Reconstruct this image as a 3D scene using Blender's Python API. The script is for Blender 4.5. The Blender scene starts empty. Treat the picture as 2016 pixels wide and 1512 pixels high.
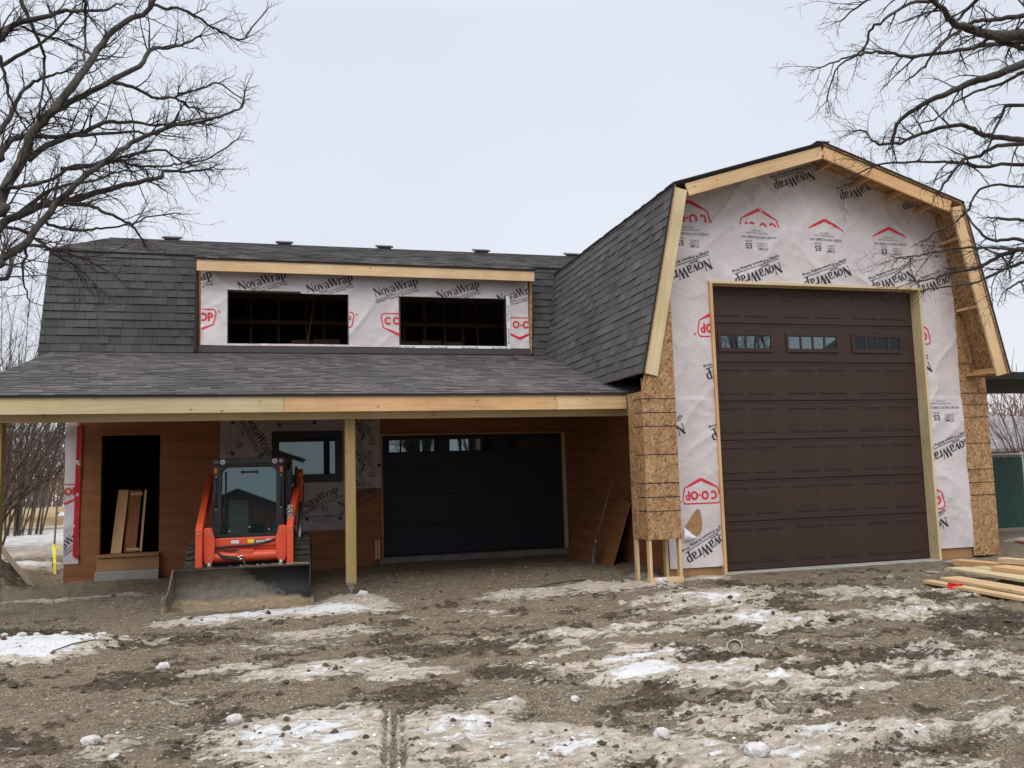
import bpy, math, random
import numpy as np
from mathutils import Vector, Matrix
random.seed(7); RNG = np.random.default_rng(7)
S = bpy.context.scene
COL = S.collection
# ------------------------------------------------------------------ camera
F_PX, YAW, PITCH, ROLL, CAM_H = 1616.08, .261152639, .100417657, -.0281026875, 1.64
fw = np.array([math.sin(YAW)*math.cos(PITCH), math.cos(YAW)*math.cos(PITCH), math.sin(PITCH)])
r0 = np.array([math.cos(YAW), -math.sin(YAW), 0.]); u0 = np.cross(r0, fw)
rt = math.cos(ROLL)*r0+math.sin(ROLL)*u0; up = -math.sin(ROLL)*r0+math.cos(ROLL)*u0
cd = bpy.data.cameras.new('camera'); cam = bpy.data.objects.new('camera', cd); COL.objects.link(cam)
cam.matrix_world = Matrix(((rt[0], up[0], -fw[0], 0), (rt[1], up[1], -fw[1], 0), (rt[2], up[2], -fw[2], CAM_H), (0, 0, 0, 1)))
cd.sensor_width = 36; cd.lens = 36*F_PX/2016; cd.clip_start = .05; cd.clip_end = 3000
S.camera = cam
# ------------------------------------------------------------------ sky, sun, exposure
SUN_EL, SUN_AZ = math.radians(48), math.radians(200)      # behind the photographer, high, hidden by cloud
w = bpy.data.worlds.new('World'); S.world = w; w.use_nodes = True
nt = w.node_tree; N = nt.nodes; Lk = nt.links
bg = N['Background']
sky = N.new('ShaderNodeTexSky'); sky.sky_type = 'NISHITA'; sky.sun_disc = False
sky.sun_elevation = SUN_EL; sky.sun_rotation = SUN_AZ; sky.air_density = 1; sky.dust_density = 4
tc = N.new('ShaderNodeTexCoord'); sp = N.new('ShaderNodeSeparateXYZ'); Lk.new(tc.outputs['Generated'], sp.inputs[0])
ramp = N.new('ShaderNodeValToRGB'); Lk.new(sp.outputs['Z'], ramp.inputs[0])       # overcast dome: brighter overhead
el = ramp.color_ramp.elements
el[0].position = 0.0; el[0].color = (.77, .80, .86, 1)
el[1].position = 1.0; el[1].color = (1.6, 1.62, 1.68, 1)
e = el.new(.5); e.color = (.68, .72, .81, 1)
e = el.new(.18); e.color = (.73, .765, .845, 1)
e = el.new(.75); e.color = (1.35, 1.37, 1.42, 1)
nz = N.new('ShaderNodeTexNoise'); nz.inputs['Scale'].default_value = 2.2; nz.inputs['Detail'].default_value = 4
Lk.new(tc.outputs['Generated'], nz.inputs['Vector'])
mr = N.new('ShaderNodeMapRange'); mr.inputs['From Min'].default_value = .3; mr.inputs['From Max'].default_value = .7
mr.inputs['To Min'].default_value = 10.3; mr.inputs['To Max'].default_value = 11.1; Lk.new(nz.outputs['Fac'], mr.inputs['Value'])
sc = N.new('ShaderNodeVectorMath'); sc.operation = 'SCALE'; Lk.new(ramp.outputs['Color'], sc.inputs[0]); Lk.new(mr.outputs[0], sc.inputs['Scale'])
mx = N.new('ShaderNodeMixRGB'); mx.inputs[0].default_value = .93; Lk.new(sky.outputs[0], mx.inputs[1]); Lk.new(sc.outputs[0], mx.inputs[2])
Lk.new(mx.outputs[0], bg.inputs[0]); bg.inputs[1].default_value = .1
sd = bpy.data.lights.new('sun', 'SUN'); sd.energy = 1.5; sd.angle = math.radians(45); sd.color = (1, .965, .92)
so = bpy.data.objects.new('sun', sd); COL.objects.link(so)
sv = Vector((math.sin(SUN_AZ)*math.cos(SUN_EL), math.cos(SUN_AZ)*math.cos(SUN_EL), math.sin(SUN_EL)))
so.rotation_euler = sv.to_track_quat('Z', 'Y').to_euler()
S.view_settings.view_transform = 'Standard'; S.view_settings.look = 'None'; S.view_settings.gamma = 1
S.view_settings.exposure = 0.1
S.render.engine = 'CYCLES'

# ------------------------------------------------------------------ noise helpers
def _h(i, j, s):
    n = (i.astype(np.int64)*374761393 + j.astype(np.int64)*668265263 + s*1442695041) & 0xffffffff
    n = ((n ^ (n >> 13))*1274126177) & 0xffffffff
    return ((n ^ (n >> 16)) & 0xffff)/65535.0
def vn(x, y, s=0):
    x = np.asarray(x, float); y = np.asarray(y, float)
    i = np.floor(x); j = np.floor(y); u = x-i; v = y-j
    u = u*u*(3-2*u); v = v*v*(3-2*v)
    return (_h(i, j, s)*(1-u)+_h(i+1, j, s)*u)*(1-v)+(_h(i, j+1, s)*(1-u)+_h(i+1, j+1, s)*u)*v
def fbm(x, y, o=4, s=0):
    a = .5; t = 0; k = 0
    for q in range(o):
        t = t+a*vn(x*2**q+q*17.3, y*2**q-q*9.1, s+q); k += a; a *= .5
    return t/k
def sstep(a, b, x):
    t = np.clip((x-a)/(b-a), 0, 1); return t*t*(3-2*t)

# ------------------------------------------------------------------ mesh builder
class MB:
    def __init__(s): s.v = []; s.f = []; s.m = []; s.uv = []
    def face(s, P, m=0, uv=None):
        b = len(s.v); s.v.extend([tuple(map(float, p)) for p in P]); s.f.append(tuple(range(b, b+len(P)))); s.m.append(m)
        s.uv.append(uv if uv else [(0., 0.)]*len(P))
    def obox(s, c, ax, h, m=0):
        """box with centre c, three unit axes, half sizes h; UV in metres with u along the longest axis"""
        c = np.array(c, float); ax = [np.array(a, float)/np.linalg.norm(a) for a in ax]
        P = {}
        for i in (-1, 1):
            for j in (-1, 1):
                for k in (-1, 1): P[i, j, k] = c+ax[0]*h[0]*i+ax[1]*h[1]*j+ax[2]*h[2]*k
        L = int(np.argmax(h)); o = (random.uniform(0, 50), random.uniform(0, 50))
        for d in range(3):
            a, b = [q for q in range(3) if q != d]
            ul, vl = (a, b) if a == L else ((b, a) if b == L else (a, b))
            for sg in (-1, 1):
                cs = [(-1, -1), (1, -1), (1, 1), (-1, 1)]
                rh = np.dot(np.cross(ax[a], ax[b]), ax[d])*sg
                if rh < 0: cs = cs[::-1]
                pts = []; uv = []
                for (p, q) in cs:
                    k = [0, 0, 0]; k[d] = sg; k[a] = p; k[b] = q; pts.append(P[tuple(k)])
                    uv.append((o[0]+k[ul]*h[ul], o[1]+d*3.1+sg*.7+k[vl]*h[vl]))
                s.face(pts, m, uv)
    def box(s, x0, x1, y0, y1, z0, z1, m=0):
        s.obox(((x0+x1)/2, (y0+y1)/2, (z0+z1)/2), ((1, 0, 0), (0, 1, 0), (0, 0, 1)), ((x1-x0)/2, (y1-y0)/2, (z1-z0)/2), m)
    def board(s, p0, p1, wd, th, wdir, m=0):
        """board from p0 to p1; wd along wdir, th along the third axis (p0,p1 are its centre line)"""
        p0 = np.array(p0, float); p1 = np.array(p1, float); a = p1-p0; Ln = np.linalg.norm(a); a /= Ln
        wv = np.array(wdir, float); wv -= a*np.dot(wv, a); wv /= np.linalg.norm(wv); t = np.cross(a, wv)
        s.obox((p0+p1)/2, (a, wv, t), (Ln/2, wd/2, th/2), m)
    def tube(s, P, R, n=6, m=0, cap=True):
        P = [(float(p[0]), float(p[1]), float(p[2])) for p in P]; K = len(P); sq = math.sqrt; ax = None; rings = []; V = s.v
        if not hasattr(R, '__len__'): R = [R]*K
        cs = [(math.cos(6.283185307*k/n), math.sin(6.283185307*k/n)) for k in range(n)]
        for i in range(K):
            a_, b_ = P[i-1 if i else 0], P[i+1 if i < K-1 else K-1]; tx, ty, tz = b_[0]-a_[0], b_[1]-a_[1], b_[2]-a_[2]; L = sq(tx*tx+ty*ty+tz*tz)+1e-9; tx /= L; ty /= L; tz /= L
            if ax is None:
                if abs(tz) < .9: x, y, z = ty, -tx, 0.
                else: x, y, z = 0., tz, -ty
            else: d = ax[0]*tx+ax[1]*ty+ax[2]*tz; x, y, z = ax[0]-tx*d, ax[1]-ty*d, ax[2]-tz*d
            L = sq(x*x+y*y+z*z)+1e-9; x /= L; y /= L; z /= L; ax = (x, y, z); bx, by, bz = ty*z-tz*y, tz*x-tx*z, tx*y-ty*x; r = float(R[i]); p = P[i]; rings.append(len(V))
            for c, q in cs: V.append((p[0]+(x*c+bx*q)*r, p[1]+(y*c+by*q)*r, p[2]+(z*c+bz*q)*r))
        z4 = [(0., 0.)]*4
        for i in range(K-1):
            A, B = rings[i], rings[i+1]
            for k in range(n):
                k2 = (k+1) % n; s.f.append((A+k, A+k2, B+k2, B+k)); s.m.append(m); s.uv.append(z4)
        if cap:
            s.f.append(tuple(range(rings[0]+n-1, rings[0]-1, -1))); s.m.append(m); s.uv.append([(0., 0.)]*n)
            s.f.append(tuple(range(rings[-1], rings[-1]+n))); s.m.append(m); s.uv.append([(0., 0.)]*n)
    def prism(s, pts, c, axis, th, m=0):
        """polygon pts (2D) in the plane normal to axis at coordinate c, extruded by th"""
        def T(p, d):
            return {'x': (c+d, p[0], p[1]), 'y': (p[0], c+d, p[1]), 'z': (p[0], p[1], c+d)}[axis]
        A = [T(p, 0) for p in pts]; B = [T(p, th) for p in pts]
        s.face(A[::-1], m, [(p[0], p[1]) for p in pts][::-1]); s.face(B, m, [(p[0], p[1]) for p in pts])
        for i in range(len(pts)):
            j = (i+1) % len(pts); s.face([A[i], A[j], B[j], B[i]], m, [(pts[i][0], 0), (pts[j][0], 0), (pts[j][0], th), (pts[i][0], th)])
    def build(s, name, mats, parent=None, smooth=False, bevel=0, fix=False):
        me = bpy.data.meshes.new(name); me.from_pydata(s.v, [], s.f)
        if not isinstance(mats, (list, tuple)): mats = [mats]
        for q in mats: me.materials.append(q)
        me.polygons.foreach_set('material_index', np.array(s.m, np.int32))
        uvl = me.uv_layers.new(name='UVMap'); uvl.data.foreach_set('uv', np.array([c for f in s.uv for p in f for c in p], np.float32))
        if smooth: me.polygons.foreach_set('use_smooth', np.ones(len(s.f), bool))
        if fix:
            import bmesh
            bm = bmesh.new(); bm.from_mesh(me); bmesh.ops.remove_doubles(bm, verts=bm.verts, dist=1e-5); bmesh.ops.recalc_face_normals(bm, faces=bm.faces); bm.to_mesh(me); bm.free()
        me.update()
        o = bpy.data.objects.new(name, me); COL.objects.link(o)
        if parent: o.parent = parent
        if bevel:
            b = o.modifiers.new('bevel', 'BEVEL'); b.width = bevel; b.segments = 2; b.limit_method = 'ANGLE'
            if not fix:
                import bmesh
                bm = bmesh.new(); bm.from_mesh(me); bmesh.ops.remove_doubles(bm, verts=bm.verts, dist=1e-6); bm.to_mesh(me); bm.free()
        return o
def tag(o, label=None, cat=None, group=None, kind=None):
    if label: o['label'] = label
    if cat: o['category'] = cat
    if group: o['group'] = group
    if kind: o['kind'] = kind
    return o
def empty(name, loc=(0, 0, 0), rz=0, **k):
    o = bpy.data.objects.new(name, None); COL.objects.link(o); o.location = loc; o.rotation_euler = (0, 0, rz); o.empty_display_size = .2
    return tag(o, **k)

# ------------------------------------------------------------------ materials
def newmat(name):
    m = bpy.data.materials.new(name); m.use_nodes = True
    return m, m.node_tree.nodes, m.node_tree.links, m.node_tree.nodes['Principled BSDF']
def rgb(c): return (c[0], c[1], c[2], 1)
def mk(name, c1, c2=None, scale=3, rough=.7, bump=0, bscale=40, spec=.4, metal=0, stretch=(1, 1, 1), detail=6, coords='Object', lo=.35, hi=.65, bdist=.01):
    m, n, l, b = newmat(name)
    b.inputs['Roughness'].default_value = rough; b.inputs['Metallic'].default_value = metal
    b.inputs['Specular IOR Level'].default_value = spec
    t = n.new('ShaderNodeTexCoord'); mp = n.new('ShaderNodeMapping'); mp.inputs['Scale'].default_value = stretch
    l.new(t.outputs[coords], mp.inputs[0])
    if c2:
        z = n.new('ShaderNodeTexNoise'); z.inputs['Scale'].default_value = scale; z.inputs['Detail'].default_value = detail; z.inputs['Roughness'].default_value = .65
        l.new(mp.outputs[0], z.inputs['Vector']); r = n.new('ShaderNodeMapRange'); r.inputs['From Min'].default_value = lo; r.inputs['From Max'].default_value = hi
        l.new(z.outputs['Fac'], r.inputs['Value']); x = n.new('ShaderNodeMixRGB'); x.inputs[1].default_value = rgb(c1); x.inputs[2].default_value = rgb(c2)
        l.new(r.outputs[0], x.inputs[0]); l.new(x.outputs[0], b.inputs['Base Color'])
    else: b.inputs['Base Color'].default_value = rgb(c1)
    if bump:
        z = n.new('ShaderNodeTexNoise'); z.inputs['Scale'].default_value = bscale; z.inputs['Detail'].default_value = 5
        l.new(mp.outputs[0], z.inputs['Vector']); q = n.new('ShaderNodeBump'); q.inputs['Strength'].default_value = bump; q.inputs['Distance'].default_value = bdist
        l.new(z.outputs['Fac'], q.inputs['Height']); l.new(q.outputs[0], b.inputs['Normal'])
    return m
def wood(name, c1, c2, knot=(.16, .07, .03), rough=.65, grain=1.):
    """boards: grain runs along U (metres)"""
    m, n, l, b = newmat(name); b.inputs['Roughness'].default_value = rough; b.inputs['Specular IOR Level'].default_value = .3
    t = n.new('ShaderNodeTexCoord'); mp = n.new('ShaderNodeMapping'); mp.inputs['Scale'].default_value = (1.3, 26, 1); l.new(t.outputs['UV'], mp.inputs[0])
    z = n.new('ShaderNodeTexNoise'); z.inputs['Scale'].default_value = 1.6; z.inputs['Detail'].default_value = 8; z.inputs['Distortion'].default_value = .6; l.new(mp.outputs[0], z.inputs['Vector'])
    r = n.new('ShaderNodeMapRange'); r.inputs['From Min'].default_value = .35; r.inputs['From Max'].default_value = .7; l.new(z.outputs['Fac'], r.inputs['Value'])
    x = n.new('ShaderNodeMixRGB'); x.inputs[1].default_value = rgb(c1); x.inputs[2].default_value = rgb(c2); l.new(r.outputs[0], x.inputs[0])
    z2 = n.new('ShaderNodeTexNoise'); z2.inputs['Scale'].default_value = 1.1; z2.inputs['Detail'].default_value = 3; l.new(t.outputs['UV'], z2.inputs['Vector'])
    x2 = n.new('ShaderNodeMixRGB'); x2.blend_type = 'MULTIPLY'; x2.inputs[2].default_value = (.78, .72, .66, 1); l.new(x.outputs[0], x2.inputs[1])
    r2 = n.new('ShaderNodeMapRange'); r2.inputs['From Min'].default_value = .4; r2.inputs['From Max'].default_value = .75; l.new(z2.outputs['Fac'], r2.inputs['Value']); l.new(r2.outputs[0], x2.inputs[0])
    mk_ = n.new('ShaderNodeMapping'); mk_.inputs['Scale'].default_value = (4.5, 9, 1); l.new(t.outputs['UV'], mk_.inputs[0])
    v = n.new('ShaderNodeTexVoronoi'); v.inputs['Scale'].default_value = 1; l.new(mk_.outputs[0], v.inputs['Vector'])
    r3 = n.new('ShaderNodeMapRange'); r3.inputs['From Min'].default_value = .06; r3.inputs['From Max'].default_value = .15; r3.inputs['To Min'].default_value = 1; r3.inputs['To Max'].default_value = 0; l.new(v.outputs['Distance'], r3.inputs['Value'])
    sp_ = n.new('ShaderNodeSeparateColor'); l.new(v.outputs['Color'], sp_.inputs[0]); gt = n.new('ShaderNodeMath'); gt.operation = 'GREATER_THAN'; gt.inputs[1].default_value = .48; l.new(sp_.outputs[0], gt.inputs[0])
    mu = n.new('ShaderNodeMath'); mu.operation = 'MULTIPLY'; l.new(r3.outputs[0], mu.inputs[0]); l.new(gt.outputs[0], mu.inputs[1])
    mu2 = n.new('ShaderNodeMath'); mu2.operation = 'MULTIPLY'; mu2.inputs[1].default_value = .8; l.new(mu.outputs[0], mu2.inputs[0])
    x3 = n.new('ShaderNodeMixRGB'); x3.inputs[2].default_value = rgb(knot); l.new(mu2.outputs[0], x3.inputs[0]); l.new(x2.outputs[0], x3.inputs[1])
    l.new(x3.outputs[0], b.inputs['Base Color'])
    q = n.new('ShaderNodeBump'); q.inputs['Strength'].default_value = .25*grain; q.inputs['Distance'].default_value = .002; l.new(z.outputs['Fac'], q.inputs['Height']); l.new(q.outputs[0], b.inputs['Normal'])
    return m
def osb(name, dark=(.17, .085, .036), light=(.56, .36, .19)):
    m, n, l, b = newmat(name); b.inputs['Roughness'].default_value = .6; b.inputs['Specular IOR Level'].default_value = .35
    t = n.new('ShaderNodeTexCoord'); cols = []
    for i, (a, s) in enumerate(((.3, (13, 54, 1)), (1.35, (13, 50, 1)), (2.3, (15, 58, 1)))):
        mp = n.new('ShaderNodeMapping'); mp.inputs['Rotation'].default_value = (0, 0, a); l.new(t.outputs['UV'], mp.inputs[0])
        m2 = n.new('ShaderNodeMapping'); m2.inputs['Scale'].default_value = s; l.new(mp.outputs[0], m2.inputs[0])
        v = n.new('ShaderNodeTexVoronoi'); v.inputs['Scale'].default_value = 1; l.new(m2.outputs[0], v.inputs['Vector'])
        sp_ = n.new('ShaderNodeSeparateColor'); l.new(v.outputs['Color'], sp_.inputs[0]); cols.append(sp_)
    mxm = n.new('ShaderNodeMath'); mxm.operation = 'GREATER_THAN'; l.new(cols[0].outputs[1], mxm.inputs[0]); mxm.inputs[1].default_value = .5
    a1 = n.new('ShaderNodeMix'); a1.data_type = 'FLOAT'; l.new(mxm.outputs[0], a1.inputs[0]); l.new(cols[0].outputs[0], a1.inputs[2]); l.new(cols[1].outputs[0], a1.inputs[3])
    g2 = n.new('ShaderNodeMath'); g2.operation = 'GREATER_THAN'; l.new(cols[2].outputs[2], g2.inputs[0]); g2.inputs[1].default_value = .62
    a2 = n.new('ShaderNodeMix'); a2.data_type = 'FLOAT'; l.new(g2.outputs[0], a2.inputs[0]); l.new(a1.outputs[0], a2.inputs[2]); l.new(cols[2].outputs[0], a2.inputs[3])
    cr = n.new('ShaderNodeValToRGB'); l.new(a2.outputs[0], cr.inputs[0]); ee = cr.color_ramp.elements
    ee[0].position = 0; ee[0].color = rgb(dark); ee[1].position = 1; ee[1].color = rgb(light)
    k = ee.new(.3); k.color = (.35, .20, .095, 1); k = ee.new(.7); k.color = (.44, .265, .13, 1)
    z2 = n.new('ShaderNodeTexNoise'); z2.inputs['Scale'].default_value = 1.7; z2.inputs['Detail'].default_value = 3; l.new(t.outputs['UV'], z2.inputs['Vector'])
    x2 = n.new('ShaderNodeMixRGB'); x2.blend_type = 'MULTIPLY'; x2.inputs[2].default_value = (.78, .74, .70, 1); l.new(cr.outputs[0], x2.inputs[1]); l.new(z2.outputs['Fac'], x2.inputs[0])
    l.new(x2.outputs[0], b.inputs['Base Color'])
    q = n.new('ShaderNodeBump'); q.inputs['Strength'].default_value = .3; q.inputs['Distance'].default_value = .002; l.new(a2.outputs[0], q.inputs['Height']); l.new(q.outputs[0], b.inputs['Normal'])
    return m
def shingle_mat(name, c1, c2):
    m, n, l, b = newmat(name); b.inputs['Roughness'].default_value = .9; b.inputs['Specular IOR Level'].default_value = .25
    a = n.new('ShaderNodeVertexColor'); a.layer_name = 'tone'
    x = n.new('ShaderNodeMixRGB'); x.inputs[1].default_value = rgb(c1); x.inputs[2].default_value = rgb(c2); l.new(a.outputs[0], x.inputs[0])
    t = n.new('ShaderNodeTexCoord'); z = n.new('ShaderNodeTexNoise'); z.inputs['Scale'].default_value = 170; z.inputs['Detail'].default_value = 2; l.new(t.outputs['Object'], z.inputs['Vector'])
    z2 = n.new('ShaderNodeTexNoise'); z2.inputs['Scale'].default_value = .8; z2.inputs['Detail'].default_value = 5; l.new(t.outputs['Object'], z2.inputs['Vector'])
    ad = n.new('ShaderNodeMath'); ad.operation = 'ADD'; l.new(z.outputs['Fac'], ad.inputs[0]); l.new(z2.outputs['Fac'], ad.inputs[1])
    r = n.new('ShaderNodeMapRange'); r.inputs['From Min'].default_value = .7; r.inputs['From Max'].default_value = 1.3; r.inputs['To Min'].default_value = .72; r.inputs['To Max'].default_value = 1.28; l.new(ad.outputs[0], r.inputs['Value'])
    s_ = n.new('ShaderNodeVectorMath'); s_.operation = 'SCALE'; l.new(x.outputs[0], s_.inputs[0]); l.new(r.outputs[0], s_.inputs['Scale']); l.new(s_.outputs[0], b.inputs['Base Color'])
    q = n.new('ShaderNodeBump'); q.inputs['Strength'].default_value = .4; q.inputs['Distance'].default_value = .003; l.new(z.outputs['Fac'], q.inputs['Height']); l.new(q.outputs[0], b.inputs['Normal'])
    return m
M = {}
M['pine'] = wood('pine', (.62, .42, .22), (.74, .55, .33))
M['pine_warm'] = wood('pine_warm', (.60, .36, .17), (.72, .47, .25))
M['pine_pale'] = wood('pine_pale', (.58, .47, .27), (.68, .57, .36))
M['treated'] = wood('treated', (.30, .21, .085), (.38, .28, .12), knot=(.10, .06, .02))
M['old_wood'] = wood('old_wood', (.16, .125, .09), (.23, .185, .14))
M['plywood'] = wood('plywood', (.27, .105, .042), (.37, .155, .062), knot=(.06, .02, .01))
M['ply_wall'] = mk('ply_wall', (.33, .14, .058), (.19, .075, .032), scale=1.6, rough=.75, stretch=(.45, .45, 5), lo=.3, hi=.7, spec=.25)
M['ply_edge'] = wood('ply_edge', (.33, .18, .085), (.42, .25, .12))
M['osb'] = osb('osb')
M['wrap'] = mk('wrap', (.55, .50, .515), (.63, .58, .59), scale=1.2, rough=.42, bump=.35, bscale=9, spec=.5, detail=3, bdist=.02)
M['wrap_shade'] = mk('wrap_shade', (.33, .27, .27), (.38, .32, .32), scale=1.5, rough=.45, bump=.35, bscale=9, detail=3, bdist=.02)  # darker copy of the wrap, carport shade put into its base colour
M['ink'] = mk('ink', (.03, .03, .035), rough=.5); M['ink_red'] = mk('ink_red', (.62, .025, .04), rough=.5); M['ink_blue'] = mk('ink_blue', (.02, .02, .14), rough=.5)
M['ink_grey'] = mk('ink_grey', (.16, .15, .17), rough=.5)
M['red_tape'] = mk('red_tape', (.55, .01, .02), (.42, .008, .015), rough=.4)
M['white_tape'] = mk('white_tape', (.75, .77, .8), rough=.45)
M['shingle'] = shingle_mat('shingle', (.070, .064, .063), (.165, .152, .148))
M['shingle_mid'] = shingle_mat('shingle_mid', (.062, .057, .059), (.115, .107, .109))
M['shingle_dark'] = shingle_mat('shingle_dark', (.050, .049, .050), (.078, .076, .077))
M['felt'] = mk('felt', (.02, .02, .022), rough=.9)
M['flashing'] = mk('flashing', (.055, .05, .052), rough=.5)
M['brown_paint'] = mk('brown_paint', (.044, .026, .021), (.052, .031, .026), scale=6, rough=.48, bump=.25, bscale=60, stretch=(.2, 1, 1.6), bdist=.003, spec=.28)
M['navy_paint'] = mk('navy_paint', (.026, .022, .034), (.032, .028, .040), scale=5, rough=.6, spec=.22, bump=.2, bscale=60, stretch=(.2, 1, 1.6), bdist=.003)
M['black_frame'] = mk('black_frame', (.010, .010, .013), rough=.4)
M['concrete'] = mk('concrete', (.30, .29, .27), (.40, .385, .36), scale=5, rough=.85, bump=.3)
M['loft_wood'] = mk('loft_wood', (.17, .10, .06), (.11, .066, .04), scale=5, rough=.9)
M['dirty_concrete'] = mk('dirty_concrete', (.15, .14, .125), (.22, .205, .18), scale=6, rough=.9, bump=.4)
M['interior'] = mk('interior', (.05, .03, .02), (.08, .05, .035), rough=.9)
M['steel'] = mk('steel', (.35, .35, .36), (.25, .24, .24), scale=20, rough=.4, metal=.8)
M['chrome'] = mk('chrome', (.75, .75, .76), rough=.15, metal=1)
M['orange_paint'] = mk('orange_paint', (.68, .082, .030), (.58, .07, .028), scale=4, rough=.38, spec=.5, lo=.45, hi=.8)
M['cab_black'] = mk('cab_black', (.022, .022, .025), (.03, .03, .033), scale=8, rough=.45)
M['rubber'] = mk('rubber', (.03, .028, .026), (.085, .07, .055), scale=9, rough=.9, bump=.5)
M['bucket_mud'] = mk('bucket_mud', (.045, .043, .038), (.155, .135, .10), scale=3.2, rough=.75, bump=.5, bscale=25, lo=.38, hi=.56)
M['bucket_tan'] = mk('bucket_tan', (.32, .235, .145), (.19, .15, .105), scale=7, rough=.85, bump=.7, bscale=22)
M['bucket_black'] = mk('bucket_black', (.018, .018, .018), (.06, .055, .048), scale=12, rough=.5, lo=.5, hi=.75)
def bucket_mat():
    m, n, l, b = newmat('bucket_steel'); b.inputs['Roughness'].default_value = .7
    t = n.new('ShaderNodeTexCoord'); sp_ = n.new('ShaderNodeSeparateXYZ'); l.new(t.outputs['Object'], sp_.inputs[0])
    def nz(s, d=6):
        q = n.new('ShaderNodeTexNoise'); q.inputs['Scale'].default_value = s; q.inputs['Detail'].default_value = d; l.new(t.outputs['Object'], q.inputs['Vector']); return q.outputs['Fac']
    def ma(op, a, c):
        q = n.new('ShaderNodeMath'); q.operation = op
        for i, v in ((0, a), (1, c)):
            if isinstance(v, (int, float)): q.inputs[i].default_value = v
            else: l.new(v, q.inputs[i])
        return q.outputs[0]
    def mr_(v, a, c):
        q = n.new('ShaderNodeMapRange'); q.inputs['From Min'].default_value = a; q.inputs['From Max'].default_value = c; l.new(v, q.inputs['Value']); return q.outputs[0]
    def mix(f, a, c):
        q = n.new('ShaderNodeMixRGB'); l.new(f, q.inputs[0])
        for i, v in ((1, a), (2, c)):
            if isinstance(v, tuple): q.inputs[i].default_value = rgb(v)
            else: l.new(v, q.inputs[i])
        return q.outputs[0]
    x, z = sp_.outputs['X'], sp_.outputs['Z']; n1 = nz(3.5); n2 = nz(14)
    mud = mix(mr_(n2, .35, .65), (.115, .10, .075), (.17, .15, .115))
    bare = ma('ADD', ma('MULTIPLY', x, .9), ma('ADD', ma('MULTIPLY', z, 1.1), ma('MULTIPLY', n1, .9)))
    c = mix(mr_(bare, .93, 1.02), mud, (.014, .014, .015))
    c = mix(mr_(ma('ADD', z, ma('MULTIPLY', ma('SUBTRACT', n1, .5), .22)), .535, .55), c, (.016, .016, .018))
    low = ma('ADD', ma('MULTIPLY', z, -1.), ma('MULTIPLY', ma('SUBTRACT', n1, .5), .25))
    c = mix(mr_(low, -.12, -.075), c, mix(mr_(n2, .4, .6), (.33, .25, .15), (.22, .17, .11)))
    c = mix(mr_(nz(30), .66, .74), c, (.03, .026, .02))
    l.new(c, b.inputs['Base Color']); q = n.new('ShaderNodeBump'); q.inputs['Strength'].default_value = .6; q.inputs['Distance'].default_value = .01; l.new(n2, q.inputs['Height']); l.new(q.outputs[0], b.inputs['Normal']); return m
M['bucket_steel'] = bucket_mat()
M['bark'] = mk('bark', (.085, .074, .062), (.026, .021, .019), scale=14, rough=.9, bump=.6, bscale=50, stretch=(1, 1, .35))
M['twig'] = mk('twig', (.032, .023, .021), (.055, .041, .037), scale=3, rough=.85)
M['bark_grey'] = mk('bark_grey', (.075, .058, .048), (.14, .115, .095), scale=12, rough=.9, bump=.5, bscale=50)
M['twig_tan'] = mk('twig_tan', (.16, .10, .07), (.10, .065, .05), scale=2, rough=.9)
M['twig_brown'] = mk('twig_brown', (.095, .055, .040), (.055, .035, .028), scale=2, rough=.9)
M['twig_red'] = mk('twig_red', (.22, .105, .07), (.13, .07, .055), scale=2, rough=.9)
M['leaf_red'] = mk('leaf_red', (.28, .03, .02), rough=.7)
M['green_slat'] = mk('green_slat', (.006, .055, .042), (.008, .075, .055), scale=5, rough=.45)
M['galv'] = mk('galv', (.42, .43, .44), rough=.45, metal=.6)
M['snow'] = mk('snow', (.80, .82, .86), (.70, .70, .71), scale=7, rough=.7, bump=.6, bscale=40, spec=.3)
M['old_snow'] = mk('old_snow', (.60, .60, .62), (.46, .43, .40), scale=9, rough=.75, bump=.8, bscale=45, spec=.3)
M['dirt'] = mk('dirt', (.10, .07, .048), (.055, .038, .027), scale=9, rough=.95, bump=.7, bscale=30)
M['stone'] = mk('stone', (.13, .105, .075), (.40, .34, .26), scale=14, rough=.9)
M['yellow'] = mk('yellow', (.75, .68, .03), rough=.5)
M['red_plastic'] = mk('red_plastic', (.65, .008, .01), rough=.3)
M['amber'] = mk('amber', (.55, .14, .01), rough=.25)
M['lamp_glass'] = mk('lamp_glass', (.7, .7, .72), rough=.12, metal=.7)
M['decal_white'] = mk('decal_white', (.65, .65, .65), rough=.5); M['decal_grey'] = mk('decal_grey', (.12, .12, .13), rough=.5)
M['cedar'] = mk('cedar', (.50, .17, .09), (.33, .12, .065), scale=6, rough=.7, stretch=(1, 1, 6)); M['dark_roof'] = mk('dark_roof', (.03, .03, .032), rough=.9)
M['fieldstone'] = mk('fieldstone', (.60, .54, .46), (.30, .26, .22), scale=5, rough=.9)
def glass(name, base, ior, rough=.02):
    m, n, l, b = newmat(name); b.inputs['Base Color'].default_value = rgb(base); b.inputs['Roughness'].default_value = rough; b.inputs['IOR'].default_value = ior
    b.inputs['Specular IOR Level'].default_value = .5; b.inputs['Specular Tint'].default_value = (.72, .93, .95, 1); return m
M['glass'] = glass('glass', (.012, .014, .014), 2.6); M['cab_glass'] = glass('cab_glass', (.010, .018, .020), 2.1)

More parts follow.
